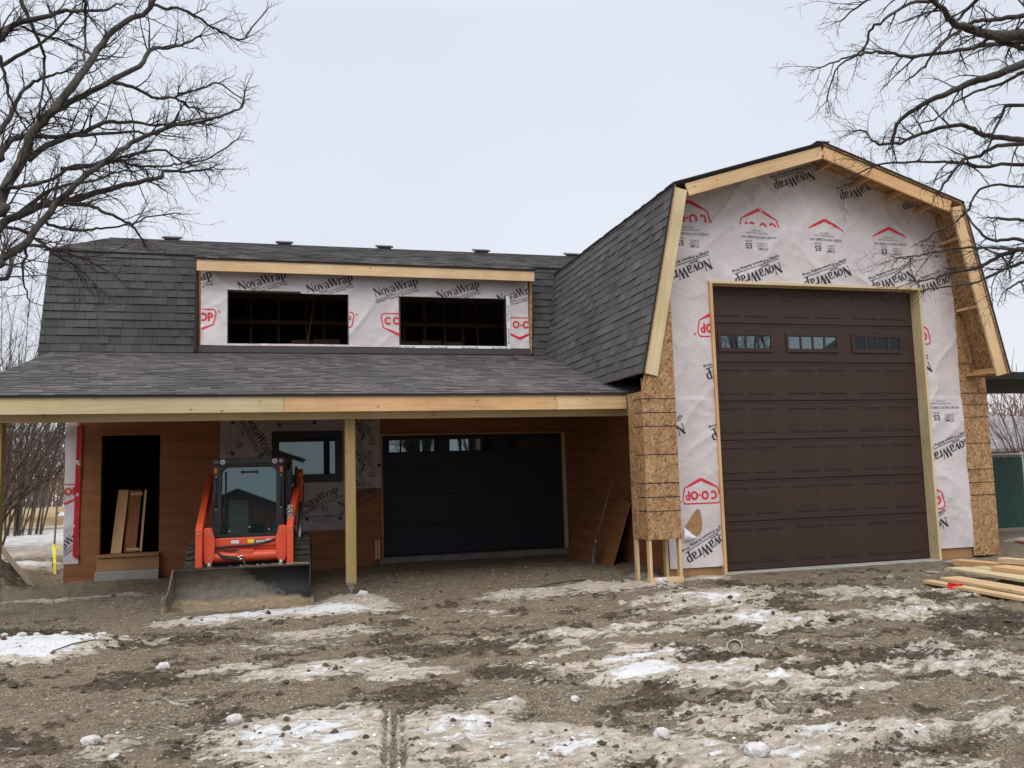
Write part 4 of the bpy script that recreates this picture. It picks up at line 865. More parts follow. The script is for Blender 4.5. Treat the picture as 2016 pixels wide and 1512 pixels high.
# bucket: curved shell in section (y, z)
sec = [(0, .025), (.12, .03), (.34, .045), (.50, .10), (.58, .20), (.60, .32), (.565, .43), (.50, .51), (.46, .525)]
out = [(0, .005), (.12, .0), (.36, .012), (.53, .07), (.615, .19), (.63, .33), (.595, .45), (.52, .545), (.46, .545)]
bk = empty('bucket'); bk.parent = Ld; bk.scale = (1, 1, .88)
mb = MB(); n = 24; xs = np.linspace(-.83, .83, n+1)
for i in range(len(sec)-1):
    for j in range(n):
        a, b = xs[j], xs[j+1]; p, q = sec[i], sec[i+1]; po, qo = out[i], out[i+1]
        mm = 0
        mb.face([(a, p[0], p[1]), (b, p[0], p[1]), (b, q[0], q[1]), (a, q[0], q[1])], mm); mb.face([(a, qo[0], qo[1]), (b, qo[0], qo[1]), (b, po[0], po[1]), (a, po[0], po[1])], 2)
lp(mb, 'bucket_shell', [M['bucket_steel'], M['bucket_tan'], M['bucket_black']], bk, smooth=True, fix=True)
for sx in (-1, 1):
    mb = MB(); pts = [(-.02, .01), (.36, .0), (.53, .07), (.62, .19), (.635, .33), (.60, .45), (.52, .55), (.44, .55), (.16, .30), (-.03, .24)]
    mb.prism(pts, .83*sx if sx > 0 else -.845, 'x', .015); mb.prism([(-.04, .0), (.15, .0), (.13, .25), (-.035, .25)], (.846 if sx > 0 else -.886), 'x', .04); lp(mb, 'bucket_side', [M['bucket_steel']], bk, fix=True)
mb = MB(); mb.box(-.87, .87, -.075, .02, .005, .035); lp(mb, 'cutting_edge', [M['bucket_tan']], bk)
mb = MB(); mb.box(-.83, .83, .43, .62, .525, .55); mb.board((-.82, .70, .38), (.82, .70, .38), .12, .10, (0, 0, 1)); lp(mb, 'bucket_top_rail', [M['bucket_black']], bk, bevel=.008)
mb = MB()
for k_ in range(90):
    x = random.choice((random.uniform(-.2, .8), random.uniform(.35, .82))); y = random.uniform(.44, .64); rock(mb, (x, min(y, .61), .552), random.uniform(.008, .028), 0, .4)
lp(mb, 'mud_lumps', [M['bucket_tan']], bk)
# quick-attach plates, cross bar, cylinders
for sx in (-1, 1):
    mb = MB(); pts = [(.36, .50), (.39, .54), (.52, .55), (.53, .95), (.48, .97), (.40, .97), (.36, .84)] if 0 else [(.385, .82), (.39, .56), (.43, .50), (.50, .50), (.52, .56), (.53, .95), (.50, .97), (.43, .97)]
    mb.prism([(x*sx, z) for x, z in pts], .80, 'y', .05); lp(mb, 'attach_plate', [M['orange_paint']], bevel=.006, fix=True)
    mb = MB(); mb.tube([(.455*sx, .83, .42), (.455*sx, .83, .52)], .036, 14); lp(mb, 'plate_cylinder', [M['steel']], smooth=True)
    mb = MB()
    for z in (.57, .90): mb.tube([(.455*sx, .79, z), (.455*sx, .80, z)], .012, 10)
    lp(mb, 'plate_bolt', [M['chrome']])
mb = MB(); mb.box(-.40, .40, .90, .98, .70, .82); mb.box(-.40, .40, .93, 1.0, .655, .70); lp(mb, 'front_crossmember', [M['orange_paint']], bevel=.01)
mb = MB(); mb.tube([(-.40, .90, .58), (.40, .90, .58)], .075, 20); mb.box(-.12, .10, .83, .90, .60, .67); lp(mb, 'torque_tube', [M['orange_paint']], smooth=False, bevel=.004)
for x0_, x1_, z0_, z1_, mt in ((-.19, -.09, .745, .79, 'decal_white'), (.02, .10, .745, .795, 'yellow'), (.105, .25, .735, .785, 'decal_grey'), (.255, .33, .755, .79, 'decal_white')):
    mb = MB(); mb.box(x0_, x1_, .897, .8995, z0_, z1_)
    if mt == 'decal_grey': mb.box(.13, .16, .895, .8968, .75, .775, 1); mb.box(.17, .20, .895, .8968, .75, .775, 1); mb.box(.21, .24, .895, .8968, .75, .775, 1)
    lp(mb, 'decal', [M[mt], M['decal_white']])
mb = MB()
mb.tube([(-.38, .86, .70), (-.25, .84, .715), (-.05, .85, .72), (.15, .86, .725), (.38, .90, .78)], .014, 8); mb.tube([(-.38, .86, .66), (-.30, .83, .60), (-.18, .82, .575), (-.08, .82, .57), (-.02, .80, .53), (0, .76, .48)], .015, 8)
mb.tube([(-.38, .86, .64), (-.28, .82, .57), (-.14, .81, .555), (-.05, .80, .52)], .013, 8); mb.tube([(-.38, .87, .71), (-.2, .83, .665), (-.08, .84, .66)], .012, 8)
lp(mb, 'hydraulic_hose', [M['rubber']], smooth=True)
mb = MB()
for x, z in ((-.09, .575), (-.055, .59), (-.065, .55)): mb.tube([(x, .80, z), (x+.02, .795, z)], .012, 8)
lp(mb, 'hose_fitting', [M['chrome']])
# arms
for sx in (-1, 1):
    a = empty('loader_arm'); a.parent = Ld
    mb = MB(); prof = [(.72, .44), (.86, .44), (.93, .90), (2.45, 1.44), (2.62, 1.50), (2.62, 1.68), (2.35, 1.66), (.80, 1.02), (.73, .96)]
    b0 = len(mb.v); mb.prism(prof, .53, 'x', .085)
    mb.v = [((x+(max(0, y-.9))*.05)*sx, y, z) for x, y, z in mb.v]; lp(mb, 'arm_beam', [M['orange_paint']], a, bevel=.008, fix=True)
    mb = MB(); mb.tube([(.57*sx, .716, .90), (.57*sx, .73, .90)], .016, 10); lp(mb, 'arm_pin', [M['chrome']], a)
    mb = MB(); mb.tube([(.66*sx, 1.5, .55), (.69*sx, 2.45, 1.45)], .035, 10); lp(mb, 'lift_cylinder', [M['steel']], a, smooth=True)
mb = MB()
for x, z in ((.545, 1.17), (.585, 1.195), (.545, 1.12), (.585, 1.125)): mb.tube([(x, .86, z), (x, .95, z)], .022, 14); mb.tube([(x, .852, z), (x, .86, z)], .013, 12, 1)
mb.box(.53, .61, .90, .98, 1.04, 1.075); mb.box(.535, .60, .95, 1.0, 1.0, 1.23); lp(mb, 'hydraulic_coupler', [M['chrome'], M['rubber']])
# tracks
for sx in (-1, 1):
    t = empty('track'); t.parent = Ld
    prof = []
    for cy, cz, r, a0, a1 in ((1.42, .30, .27, 200, 90), (1.42, .30, .27, 90, 90)): pass
    prof = [(1.18, .34), (1.22, .50), (1.32, .64), (1.48, .72), (2.40, .72), (2.62, .66), (2.74, .50), (2.70, .28), (2.50, .08), (2.38, .02), (1.56, .02), (1.42, .05), (1.26, .18)]
    xa, xb = (.60, .82)
    mb = MB(); mb.prism(prof, xa*sx if sx > 0 else -xb, 'x', xb-xa); lp(mb, 'track_belt', [M['rubber']], t, bevel=.02, fix=True)
    mb = MB(); P = prof+[prof[0]]; tot = sum(math.dist(P[i], P[i+1]) for i in range(len(prof))); s_ = 0
    for i in range(len(prof)):
        L = math.dist(P[i], P[i+1]); nl = max(1, int(L/.085)); d = ((P[i+1][0]-P[i][0])/L, (P[i+1][1]-P[i][1])/L)
        for k_ in range(nl):
            f = (k_+.5)/nl; y = P[i][0]+(P[i+1][0]-P[i][0])*f; z = P[i][1]+(P[i+1][1]-P[i][1])*f; nn = (-d[1], d[0])
            if (y-1.95)*nn[0]+(z-.37)*nn[1] < 0: nn = (-nn[0], -nn[1])
            for xx, hw in (((xa+.055), .045), ((xb-.055), .045)): mb.obox((xx*sx, y+nn[0]*.012, z+nn[1]*.012+(.0)), ((1, 0, 0), (0, d[0], d[1]), (0, nn[0], nn[1])), (hw, .022, .016))
    lp(mb, 'track_lugs', [M['rubber']], t)
    mb = MB()
    for y, z, r in ((1.46, .33, .2), (2.46, .38, .2), (1.75, .18, .1), (2.0, .18, .1), (2.22, .18, .1)): mb.tube([((xb-.03)*sx, y, z), ((xb+.012)*sx, y, z)], r, 18)
    lp(mb, 'road_wheels', [M['cab_black']], t)
mb = MB(); mb.box(-.58, .58, 1.1, 2.9, .22, .78); lp(mb, 'chassis', [M['cab_black']], bevel=.02)
mb = MB(); mb.box(-.55, .55, 2.45, 3.05, .5, 1.45); lp(mb, 'engine_cover', [M['orange_paint']], bevel=.04)
# cab
cb = empty('cab'); cb.parent = Ld
mb = MB(); y0 = 1.30
mb.box(-.47, -.375, y0, 2.45, .80, 1.80); mb.box(.375, .47, y0, 2.45, .80, 1.80); mb.box(-.375, .375, y0+.02, 2.45, .80, .835); mb.box(-.375, .375, 2.35, 2.45, .835, 1.80)
mb.prism([(-.47, .801), (-.37, .801), (-.37, .90), (-.47, .95)], y0-.02, 'y', .019); mb.prism([(.37, .801), (.47, .801), (.47, .95), (.37, .90)], y0-.02, 'y', .019)
lp(mb, 'cab_frame', [M['cab_black']], cb, bevel=.012)
mb = MB(); mb.box(-.485, .485, y0-.03, 2.5, 1.80, 1.885); mb.box(-.46, .46, y0-.035, y0-.005, 1.775, 1.80); lp(mb, 'cab_roof', [M['cab_black']], cb, bevel=.02)
# front door frame with rounded upper corners
def rr(x0, x1, z0, z1, r, n=7):
    P = [(x0, z0), (x1, z0)]
    for k_ in range(n+1): a = math.pi/2*k_/n; P.append((x1-r+r*math.cos(a), z1-r+r*math.sin(a)))
    for k_ in range(n+1): a = math.pi/2+math.pi/2*k_/n; P.append((x0+r+r*math.cos(a), z1-r+r*math.sin(a)))
    return P
outer = rr(-.44, .44, .80, 1.795, .02); inner = rr(-.365, .365, .845, 1.765, .10)
mb = MB()
for i in range(len(outer)):
    j = (i+1) % len(outer); a, b, c, d = outer[i], outer[j], inner[j], inner[i]
    mb.face([(a[0], y0-.012, a[1]), (b[0], y0-.012, b[1]), (c[0], y0-.012, c[1]), (d[0], y0-.012, d[1])]); mb.face([(d[0], y0-.012, d[1]), (c[0], y0-.012, c[1]), (c[0], y0+.01, c[1]), (d[0], y0+.01, d[1])])
lp(mb, 'door_frame', [M['cab_black']], cb)
# windscreen: slightly domed sheet (edges under the frame)
mb = MB(); nx_, nz_ = 16, 20
def GY(x, z): return y0-.002+(x*x)/(2*22)+((z-1.3)**2)/(2*30)+.0-.085*(z-1.3)*0
tl = math.tan(math.radians(3.0))
for i in range(nx_):
    for j in range(nz_):
        q = []
        for a, b in ((i, j), (i+1, j), (i+1, j+1), (i, j+1)): x = -.37+.74*a/nx_; z = .835+.945*b/nz_; q.append((x, GY(x, z)+(z-1.3)*tl+.022, z))
        mb.face(q)
lp(mb, 'windscreen', [M['cab_glass']], cb, smooth=True, fix=True)
mb = MB(); mb.board((-.31, y0-.01, 1.70), (-.31, y0-.01, 1.13), .014, .01, (1, 0, 0)); mb.board((-.325, y0-.02, 1.20), (-.325, y0-.02, 1.06), .02, .02, (1, 0, 0)); lp(mb, 'wiper', [M['black_frame']], cb)
mb = MB(); mb.box(-.10, .11, y0-.02, y0-.008, 1.685, 1.705); mb.box(-.105, -.08, y0-.022, y0-.008, 1.675, 1.715); mb.box(.09, .115, y0-.022, y0-.008, 1.675, 1.715); lp(mb, 'screen_latch', [M['black_frame']], cb)
for x, r, mt in ((-.345, .036, 'lamp_glass'), (.345, .036, 'lamp_glass'), (-.43, .028, 'decal_grey'), (.43, .028, 'steel')):
    mb = MB(); mb.tube([(x, y0-.045, 1.833), (x, y0-.02, 1.833)], r, 20); mb.tube([(x, y0-.052, 1.833), (x, y0-.045, 1.833)], r*.78, 20, 1); mb.box(x-.012, x+.012, y0-.056, y0-.052, 1.822, 1.840, 2); lp(mb, 'work_lamp', [M['chrome' if mt == 'lamp_glass' else 'decal_grey'], M[mt], M['decal_grey']], cb)
for sx in (-1, 1):
    mb = MB(); mb.box(.435*sx-.02, .435*sx+.02, y0-.035, y0-.001, 1.68, 1.755); lp(mb, 'indicator_lamp', [M['amber']], cb, bevel=.005)
    mb = MB(); mb.tube([(.43*sx, y0-.014, 1.62), (.43*sx, y0-.05, 1.60), (.43*sx, y0-.05, 1.22), (.43*sx, y0-.014, 1.20)], .009, 8); lp(mb, 'grab_rail', [M['black_frame']], cb, smooth=True)
    mb = MB(); mb.tube([(.43*sx, y0-.03, 1.635), (.43*sx, y0-.014, 1.635)], .012, 10); mb.tube([(.43*sx, y0-.03, 1.19), (.43*sx, y0-.014, 1.19)], .012, 10); lp(mb, 'rail_bolt', [M['chrome']], cb)
mb = MB()
for x, z in ((-.255, .885), (.01, .935), (.27, .895)): mb.tube([(x, y0-.012, z), (x, y0+.0, z)], .013, 10)
lp(mb, 'door_stud', [M['chrome']], cb)
mb = MB(); mb.box(.48, .56, 1.5, 1.62, .9, 1.70); mb.tube([(.60, 1.7, .9), (.62, 1.9, 1.75)], .02, 8); lp(mb, 'rear_hose_bundle', [M['black_frame']])
mb = MB(); mb.prism([(2.15, 1.15), (2.45, 1.10), (2.62, 1.50), (2.5, 1.72), (2.2, 1.66), (2.25, 1.45)], .60, 'x', .10); lp(mb, 'arm_tower', [M['orange_paint']], bevel=.01, fix=True)

# ================================================================== LOOSE THINGS ABOUT THE BUILDING
def single(mb, name, mats, label, cat, group=None, **k): return tag(mb.build(name, mats, None, **k), label, cat, group)
# framed bundle standing in the left doorway
t = empty('wooden_frame', (-2.95, 15.9, .30), label='tall pale wooden frame with brown panels leaning in the dark doorway', cat='frame')
mb = MB(); mb.board((-.06, -.02, .02), (.01, .18, 1.12), .17, .04, (1, 0, 0)); mb.build('side_board', M['pine_warm'], t, bevel=.003)
mb = MB(); mb.board((.15, .04, .03), (.20, .22, 1.11), .20, .03, (1, 0, 0)); mb.build('panel', M['plywood'], t)
mb = MB(); mb.board((.33, .04, .03), (.37, .22, 1.11), .035, .05, (1, 0, 0)); mb.build('upright', M['pine'], t)
mb = MB(); mb.box(.12, .32, .17, .2, 1.02, 1.07); mb.box(.10, .30, .03, .06, .05, .10); mb.build('cross_piece', M['pine'], t)
# sheets and shovel against the inner side wall of the carport
mb = MB(); mb.board((5.10, 14.25, -.12), (5.42, 14.25, 1.0), 2.1, .014, (0, 1, 0)); single(mb, 'plywood_sheet', [M['ply_wall']], 'wide brown plywood sheet leaning on the wall beside the dark garage door', 'plywood')
mb = MB(); mb.board((5.05, 13.10, -.10), (5.40, 12.98, 1.02), .42, .02, (0, 1, 0)); single(mb, 'narrow_board', [M['ply_wall']], 'narrower brown board leaning behind the shovel, next to the pilaster', 'board')
sh = empty('shovel', (4.97, 13.45, -.1), label='long handled shovel leaning against the plywood by the pilaster', cat='shovel')
mb = MB(); mb.tube([(.02, .02, .38), (.30, -.25, 1.50)], .017, 8); mb.build('handle', M['old_wood'], sh, smooth=True)
mb = MB(); n = 6
for i in range(n):
    for j in range(n):
        def Q(a, b): u = a/n*2-1; v = b/n; ww = .11*(1-.55*max(0, .45-v)*2) if v < .45 else .11; return (-.02+.03*(1-u*u)+v*.05, u*ww+.02-v*.03, .0+v*.36)
        mb.face([Q(i, j), Q(i+1, j), Q(i+1, j+1), Q(i, j+1)])
mb.tube([(.02, .02, .34), (.045, .0, .48)], .02, 8); mb.build('blade', M['steel'], sh, smooth=True, fix=True)
# lumber on the ground, boards run towards the photographer
LB = [((7.72, 8.86), (-.03, -1), .15, .030, .038, 3.2, 'pine', 'narrow pale board nearest the photographer in the loose lumber pile, red tag on its edge', 'board'),
      ((7.98, 8.78), (-.02, -1), .29, .072, .038, 3.2, 'pine', 'wide pale plank with a knot, second from the front of the lumber pile', 'board'),
      ((8.50, 9.24), (-.0, -1), .29, .105, .038, 3.4, 'pine_pale', 'wide plank with a yellowish end in the middle of the lumber pile', 'board'),
      ((9.10, 9.50), (.12, -1), .24, .06, .038, 2.4, 'pine_pale', 'low greyish plank mostly covered by other boards in the lumber pile', 'board'),
      ((8.74, 8.78), (.09, -1), .27, .150, .05, 2.6, 'pine_warm', 'wide warm plank lying on top in the middle of the lumber pile', 'board'),
      ((9.28, 10.05), (.30, -1), .20, .05, .07, 3.4, 'pine_warm', 'long reddish board whose tip points at the right pilaster', 'board'),
      ((9.55, 9.50), (.30, -1), .22, .085, .04, 2.4, 'pine', 'pale board lying under the top one at the back of the lumber pile', 'board'),
      ((9.42, 9.42), (.34, -1), .14, .155, .05, 2.6, 'pine_pale', 'topmost pale board at the back of the lumber pile', 'board')]
for (x, y), d, wd, z, th, L, mt, lb, ct in LB:
    g = GZ(x, y)*.3; L2 = math.hypot(*d); d = (d[0]/L2, d[1]/L2, 0); mb = MB()
    mb.board((x, y, g+z+th/2), (x+d[0]*L, y+d[1]*L, g+z*.8+th/2), wd, th, (1, 0, 0)); single(mb, 'board', [M[mt]], lb, ct, 'loose boards lying by the right corner', bevel=.004)
mb = MB(); mb.box(7.70, 9.6, 7.7, 7.79, -.02, .035); mb.box(7.9, 9.9, 8.95, 9.04, -.02, .035); single(mb, 'bearer', [M['old_wood']], 'grey timber bearers under the lumber pile', 'timber')
mb = MB()
for i in range(4):
    for j in range(3):
        def Q(a, b): return (7.655-.03*math.sin(a*1.3)-.01*b, 8.46-a*.045, .09-.028*b+.012*math.sin(a*2+b))
        mb.face([Q(i, j), Q(i+1, j), Q(i+1, j+1), Q(i, j+1)])
mb.box(7.63, 7.72, 8.30, 8.44, .060, .098); single(mb, 'red_tag', [M['red_plastic']], 'small crumpled red plastic tag on the edge of the front board', 'tag')
mb = MB(); mb.box(12.6, 16, 12.0, 12.25, -.02, .05); single(mb, 'plank', [M['plywood']], 'brown plank lying on the ground right of the building below the green fence', 'plank')
# tin / lid on the ground
mb = MB(); c = np.array((3.60, 6.42, GZ(3.6, 6.42)+.055)); ax = np.array((-.45, -.62, .64)); ax /= np.linalg.norm(ax)
a_ = np.cross(ax, (0, 0, 1)); a_ /= np.linalg.norm(a_); b_ = np.cross(ax, a_); n = 24
ring = lambda r, h: [c+ax*h+(a_*math.cos(6.2832*k/n)+b_*math.sin(6.2832*k/n))*r for k in range(n)]
R1, R2, R3, R4 = ring(.062, -.022), ring(.066, .022), ring(.058, .022), ring(.056, -.012)
for k in range(n):
    j = (k+1) % n; mb.face([R1[k], R1[j], R2[j], R2[k]], 0); mb.face([R2[k], R2[j], R3[j], R3[k]], 0); mb.face([R3[k], R3[j], R4[j], R4[k]], 1)
mb.face(R4, 1); mb.face(R1[::-1], 0); single(mb, 'tin_lid', [M['concrete'], M['stone']], 'small round pale lid lying tilted on the muddy snow', 'lid')
# snow chunks
import bmesh
def lump(name, x, y, r, label, sq=.75, ring_=False, mat='old_snow', cat='snow chunk', group='loose snow chunks on the yard'):
    bm = bmesh.new(); bmesh.ops.create_icosphere(bm, subdivisions=4, radius=1); sd_ = random.randint(0, 999)
    co = np.array([v.co[:] for v in bm.verts]); d = 1+.8*(fbm(co[:, 0]*1.7+co[:, 2]*1.1+sd_, co[:, 1]*1.7-co[:, 2]*.9, 4, 3)-.5)+.4*(fbm(co[:, 0]*7+co[:, 2]*3+sd_, co[:, 1]*7-co[:, 2]*5, 3, 9)-.5)
    g = GZ(x, y)
    for v, q, k in zip(bm.verts, co, d):
        p = q*k
        if ring_: p[2] *= 1-.75*math.exp(-(p[0]**2+p[1]**2)*5) if p[2] > 0 else 1
        v.co = (p[0]*r*1.1, p[1]*r, p[2]*r*sq)
    me = bpy.data.meshes.new(name); bm.to_mesh(me); bm.free(); me.materials.append(M[mat]); me.polygons.foreach_set('use_smooth', np.ones(len(me.polygons), bool))
    o = bpy.data.objects.new(name, me); COL.objects.link(o); o.location = (x, y, g+r*sq*.55); tag(o, label, cat, group); return o
for x, y, r, lb, rg in ((2.11, 4.66, .042, 'fist sized white snow chunk at the lower right of the yard', 0), (2.46, 4.20, .062, 'icy grey snow lump with a hollow top, lowest and largest in the yard', 1), (1.91, 5.66, .030, 'small white snowball on bare gravel right of the tyre print', 0),
        (-1.09, 7.80, .045, 'white snowball at the left end of the long snow streak', 0), (1.14, 4.60, .028, 'small white snow chunk at the very bottom centre', 0), (-.38, 5.84, .045, 'rounded snow chunk on the left edge of the big snow patch', 0),
        (-1.22, 5.78, .045, 'small snow lump at the lower left among mud', 0), (-1.02, 5.45, .03, 'smallest snow lump at the lower left edge of the yard', 0), (4.72, 10.22, .07, 'bluish ice block at the foot of the left pilaster', 0), (.86, 11.0, .06, 'snow chunk beside the foot of the carport post', 0)):
    lump('snow_chunk', x, y, r, lb, ring_=rg)
for i, (x, y, r) in enumerate([(-2.75+.075*k+random.uniform(-.05, .05), 9.15+.01*k+random.uniform(-.12, .10), random.uniform(.02, .05)) for k in range(0, 16, 2)]): lump('snow_chunk', x, y, r, 'one of the small chunks heaped along the far edge of the left snow bank', group='chunks along the left snow bank', sq=.6)
mb = MB(); mb.tube([(-2.15, 8.6, .07), (-2.0, 8.75, .10), (-1.85, 8.85, .10), (-1.7, 8.88, .08)], .006, 6); single(mb, 'wire', [M['rubber']], 'thin black wire curved across the white snow bank', 'wire', smooth=True)
mb = MB(); mb.tube([(3.05, 10.86, GZ(3.05, 10.86)+.01), (3.4, 11.0, GZ(3.4, 11.0)+.015), (3.75, 11.12, GZ(3.75, 11.12)+.012), (4.1, 11.3, GZ(4.1, 11.3)+.01)], .009, 6); single(mb, 'rod', [M['rubber']], 'thin dark rod lying on the gravel in front of the wide dark garage door', 'rod', smooth=True)
# stick, stake and ribbon, trench things on the left
mb = MB(); mb.board((-3.87, 14.4, -.05), (-4.95, 15.4, .95), .075, .03, (1, 0, 0)); single(mb, 'plank', [M['old_wood']], 'grey weathered plank leaning over the dirt berm at the far left', 'plank')
stk = empty('survey_stake', (-4.35, 17.2, -.3), label='thin wooden stake tied with yellow ribbon beside the wrapped corner', cat='stake')
mb = MB(); mb.board((0, 0, -.1), (.06, .0, 1.45), .03, .02, (1, 0, 0)); mb.build('stake', M['old_wood'], stk)
mb = MB()
for p, q, ww in (((.02, -.05, .74), (.50, -.6, .60), .03), ((.05, -.06, .73), (.12, -.3, .42), .05), ((.12, -.3, .42), (.16, -.36, .05), .04), ((.03, -.06, .72), (.10, -.25, .50), .04)): mb.board(p, q, ww, .004, (0, 0, 1) if abs(p[2]-q[2]) < .2 else (1, 0, 0))
mb.build('ribbon', M['yellow'], stk)
for i, (x, y, z, a, L) in enumerate(((-8.9, 31, .1, .1, 2.6), (-8.6, 31.4, .36, -.05, 2.2), (-9.1, 31.2, .62, .2, 2.4), (-9.7, 30.5, .1, .3, 1.8), (-8.4, 31.1, .88, -.15, 1.9))):
    mb = MB(); mb.board((x-L/2, y, z*.6+.05), (x+L/2, y+a*L, z*.6+.12), .17, .2, (0, 0, 1)); single(mb, 'timber', [M['pine_pale']], 'pale timber in the small stack behind the bare shrubs', 'timber', 'timbers stacked in the far field')

# ================================================================== GREEN FENCE, SHED
fe = empty('chain_link_fence', (12.2, 14.4, 0), label='green slatted chain link fence with a galvanised top rail', cat='fence')
mb = MB(); mb.tube([(0, 0, 1.60), (12, 0, 1.60)], .025, 10); mb.build('top_rail', M['galv'], fe, smooth=True)
for k in range(5): mb = MB(); mb.tube([(k*3., 0, -.2), (k*3., 0, 1.66)], .032, 10); mb.build('fence_post', M['galv'], fe, smooth=True)
mb = MB()
for k in range(150): mb.box(.02+k*.08, .092+k*.08, -.006, .006, .05, 1.55+random.uniform(-.01, .01))
mb.build('privacy_slats', M['green_slat'], fe)
mb = MB()
for k in range(-24, 180):
    x = k*.07
    for s_ in (1, -1):
        xa = x if s_ > 0 else x+1.55; pa = [xa, .04]; pb = [xa+1.55*s_, 1.59]
        if 0 < min(pa[0], pb[0]) and max(pa[0], pb[0]) < 12: mb.tube([(pa[0], -.012*s_, pa[1]), (pb[0], -.012*s_, pb[1])], .0022, 3, cap=False)
mb.build('wire_mesh', M['galv'], fe)
sh_ = empty('low_shed', (27, 25, -.1), label='low grey snow dusted shed roof seen over the green fence', cat='shed')
mb = MB(); mb.box(-3, 4, 0, 5, 0, 1.9); mb.build('wall', M['stone'], sh_)
mb = MB(); mb.prism([(-.4, 1.8), (-.4, 1.9), (2.5, 3.25), (5.4, 1.9), (5.4, 1.8), (2.5, 3.1)], -3.3, 'x', 7.6); mb.build('roof', mk('snowy_roof', (.16, .16, .165), (.30, .30, .32), scale=5, rough=.9), sh_)

# ================================================================== BARE TREES
G_ = random.gauss
def _perp(d):
    x, y, z = G_(0, 1), G_(0, 1), G_(0, 1); a, b, c = d[1]*z-d[2]*y, d[2]*x-d[0]*z, d[0]*y-d[1]*x; L = math.sqrt(a*a+b*b+c*c)+1e-9; return a/L, b/L, c/L
def twig_rec(mb, p, d, L, r, lev, droop, n=3, seg=5, m=0, wob=.35):
    p = (float(p[0]), float(p[1]), float(p[2])); dx, dy, dz = float(d[0]), float(d[1]), float(d[2]); sd = _perp((dx, dy, dz)); pts = [p]; rad = [r]; kids = []; w_ = wob*.35; h = L/seg; cv = random.uniform(.02, .12)
    for i in range(seg):
        dx += G_(0, w_)+sd[0]*cv; dy += G_(0, w_)+sd[1]*cv; dz += G_(0, w_)+sd[2]*cv+droop; q = math.sqrt(dx*dx+dy*dy+dz*dz)+1e-9; dx /= q; dy /= q; dz /= q
        p = (p[0]+dx*h, p[1]+dy*h, p[2]+dz*h); pts.append(p); rad.append(r*(1-(i+1)/seg*.7))
        if lev > 0 and i < seg: kids.append((p, (dx, dy, dz), rad[-1]))
    mb.tube(pts, rad, n, m, cap=False)
    for q, kd, kr in kids:
        if random.random() < .12: continue
        s = _perp(kd); a = random.uniform(.45, 1.1); c, e = math.cos(a), math.sin(a)
        twig_rec(mb, q, (kd[0]*c+s[0]*e, kd[1]*c+s[1]*e, kd[2]*c+s[2]*e), L*random.uniform(.3, .62), max(.0022, kr*.66), lev-1, droop, 3, 4, m, wob)
def limb_tree(name, limbs, trunk, label, droop, dens, tl, mats, cat='tree', tw_r=.0095, lev=2, bias=(0, 0, 0)):
    t = empty(name, trunk[0][:3], label=label, cat=cat); off = np.array(trunk[0][:3]); mb = MB(); tp = [np.array(p[:3])-off for p in trunk]; mb.tube(tp, [p[3] for p in trunk], 14)
    mb.build('trunk', mats[0], t, smooth=True)
    mb = MB(); tw = MB()
    for k, L in enumerate(limbs):
        P = np.array([q[:3] for q in L])-off; R = [q[3]*1.15+.003 for q in L]
        if L[0][3] > .011 and len(L) > 2:      # limbs that reach the frame edge grow from the trunk
            s = P[0]; b = tp[-2]+(tp[-1]-tp[-2])*random.random(); b = b+(0, 0, min(0, (s[2]-b[2]))*.4); mid = (s+b)/2+np.array((0, 0, .1))
            P0 = np.vstack([b, mid, P]) if (k in trunk_limbs[name]) else P; R0 = ([R[0]*1.5, R[0]*1.2]+R) if (k in trunk_limbs[name]) else R
        else: P0, R0 = P, R
        # smooth the polyline, add small kinks
        Q = []; RR = []
        for i in range(len(P0)-1):
            a = P0[max(0, i-1)]; b = P0[i]; c_ = P0[i+1]; d = P0[min(len(P0)-1, i+2)]
            for s_ in range(4):
                u = s_/4; Q.append(.5*((2*b)+(-a+c_)*u+(2*a-5*b+4*c_-d)*u*u+(-a+3*b-3*c_+d)*u**3)+RNG.normal(size=3)*.006); RR.append(R0[i]*(1-u)+R0[i+1]*u)
        Q.append(P0[-1]); RR.append(R0[-1]); mb.tube(Q, RR, 7, 0)
        tot = sum(np.linalg.norm(Q[i+1]-Q[i]) for i in range(len(Q)-1)); nt_ = int(tot*dens)
        for _ in range(nt_):
            i = random.randrange(len(Q)-1); u = random.random(); p = Q[i]*(1-u)+Q[i+1]*u; ld = Q[i+1]-Q[i]; ld /= np.linalg.norm(ld)+1e-9
            s = np.cross(ld, RNG.normal(size=3)); s /= np.linalg.norm(s)+1e-9; a = random.uniform(.35, 1.2)
            d = ld*math.cos(a)+s*math.sin(a)+np.array(bias); twig_rec(tw, p, d/np.linalg.norm(d), tl*random.uniform(.4, 1.25), min(tw_r, RR[i]*.6)*random.uniform(.7, 1.3), lev, droop)
        for _ in range(3):
            s = RNG.normal(size=3)*.4; d = (Q[-1]-Q[-2]); d = d/(np.linalg.norm(d)+1e-9)+s; twig_rec(tw, Q[-1], d/np.linalg.norm(d), tl*.45, max(.002, RR[-1]*.7), 1, droop)
    mb.build('limbs', mats[0], t, smooth=True); tw.build('twigs', mats[1], t)
    return t, tw
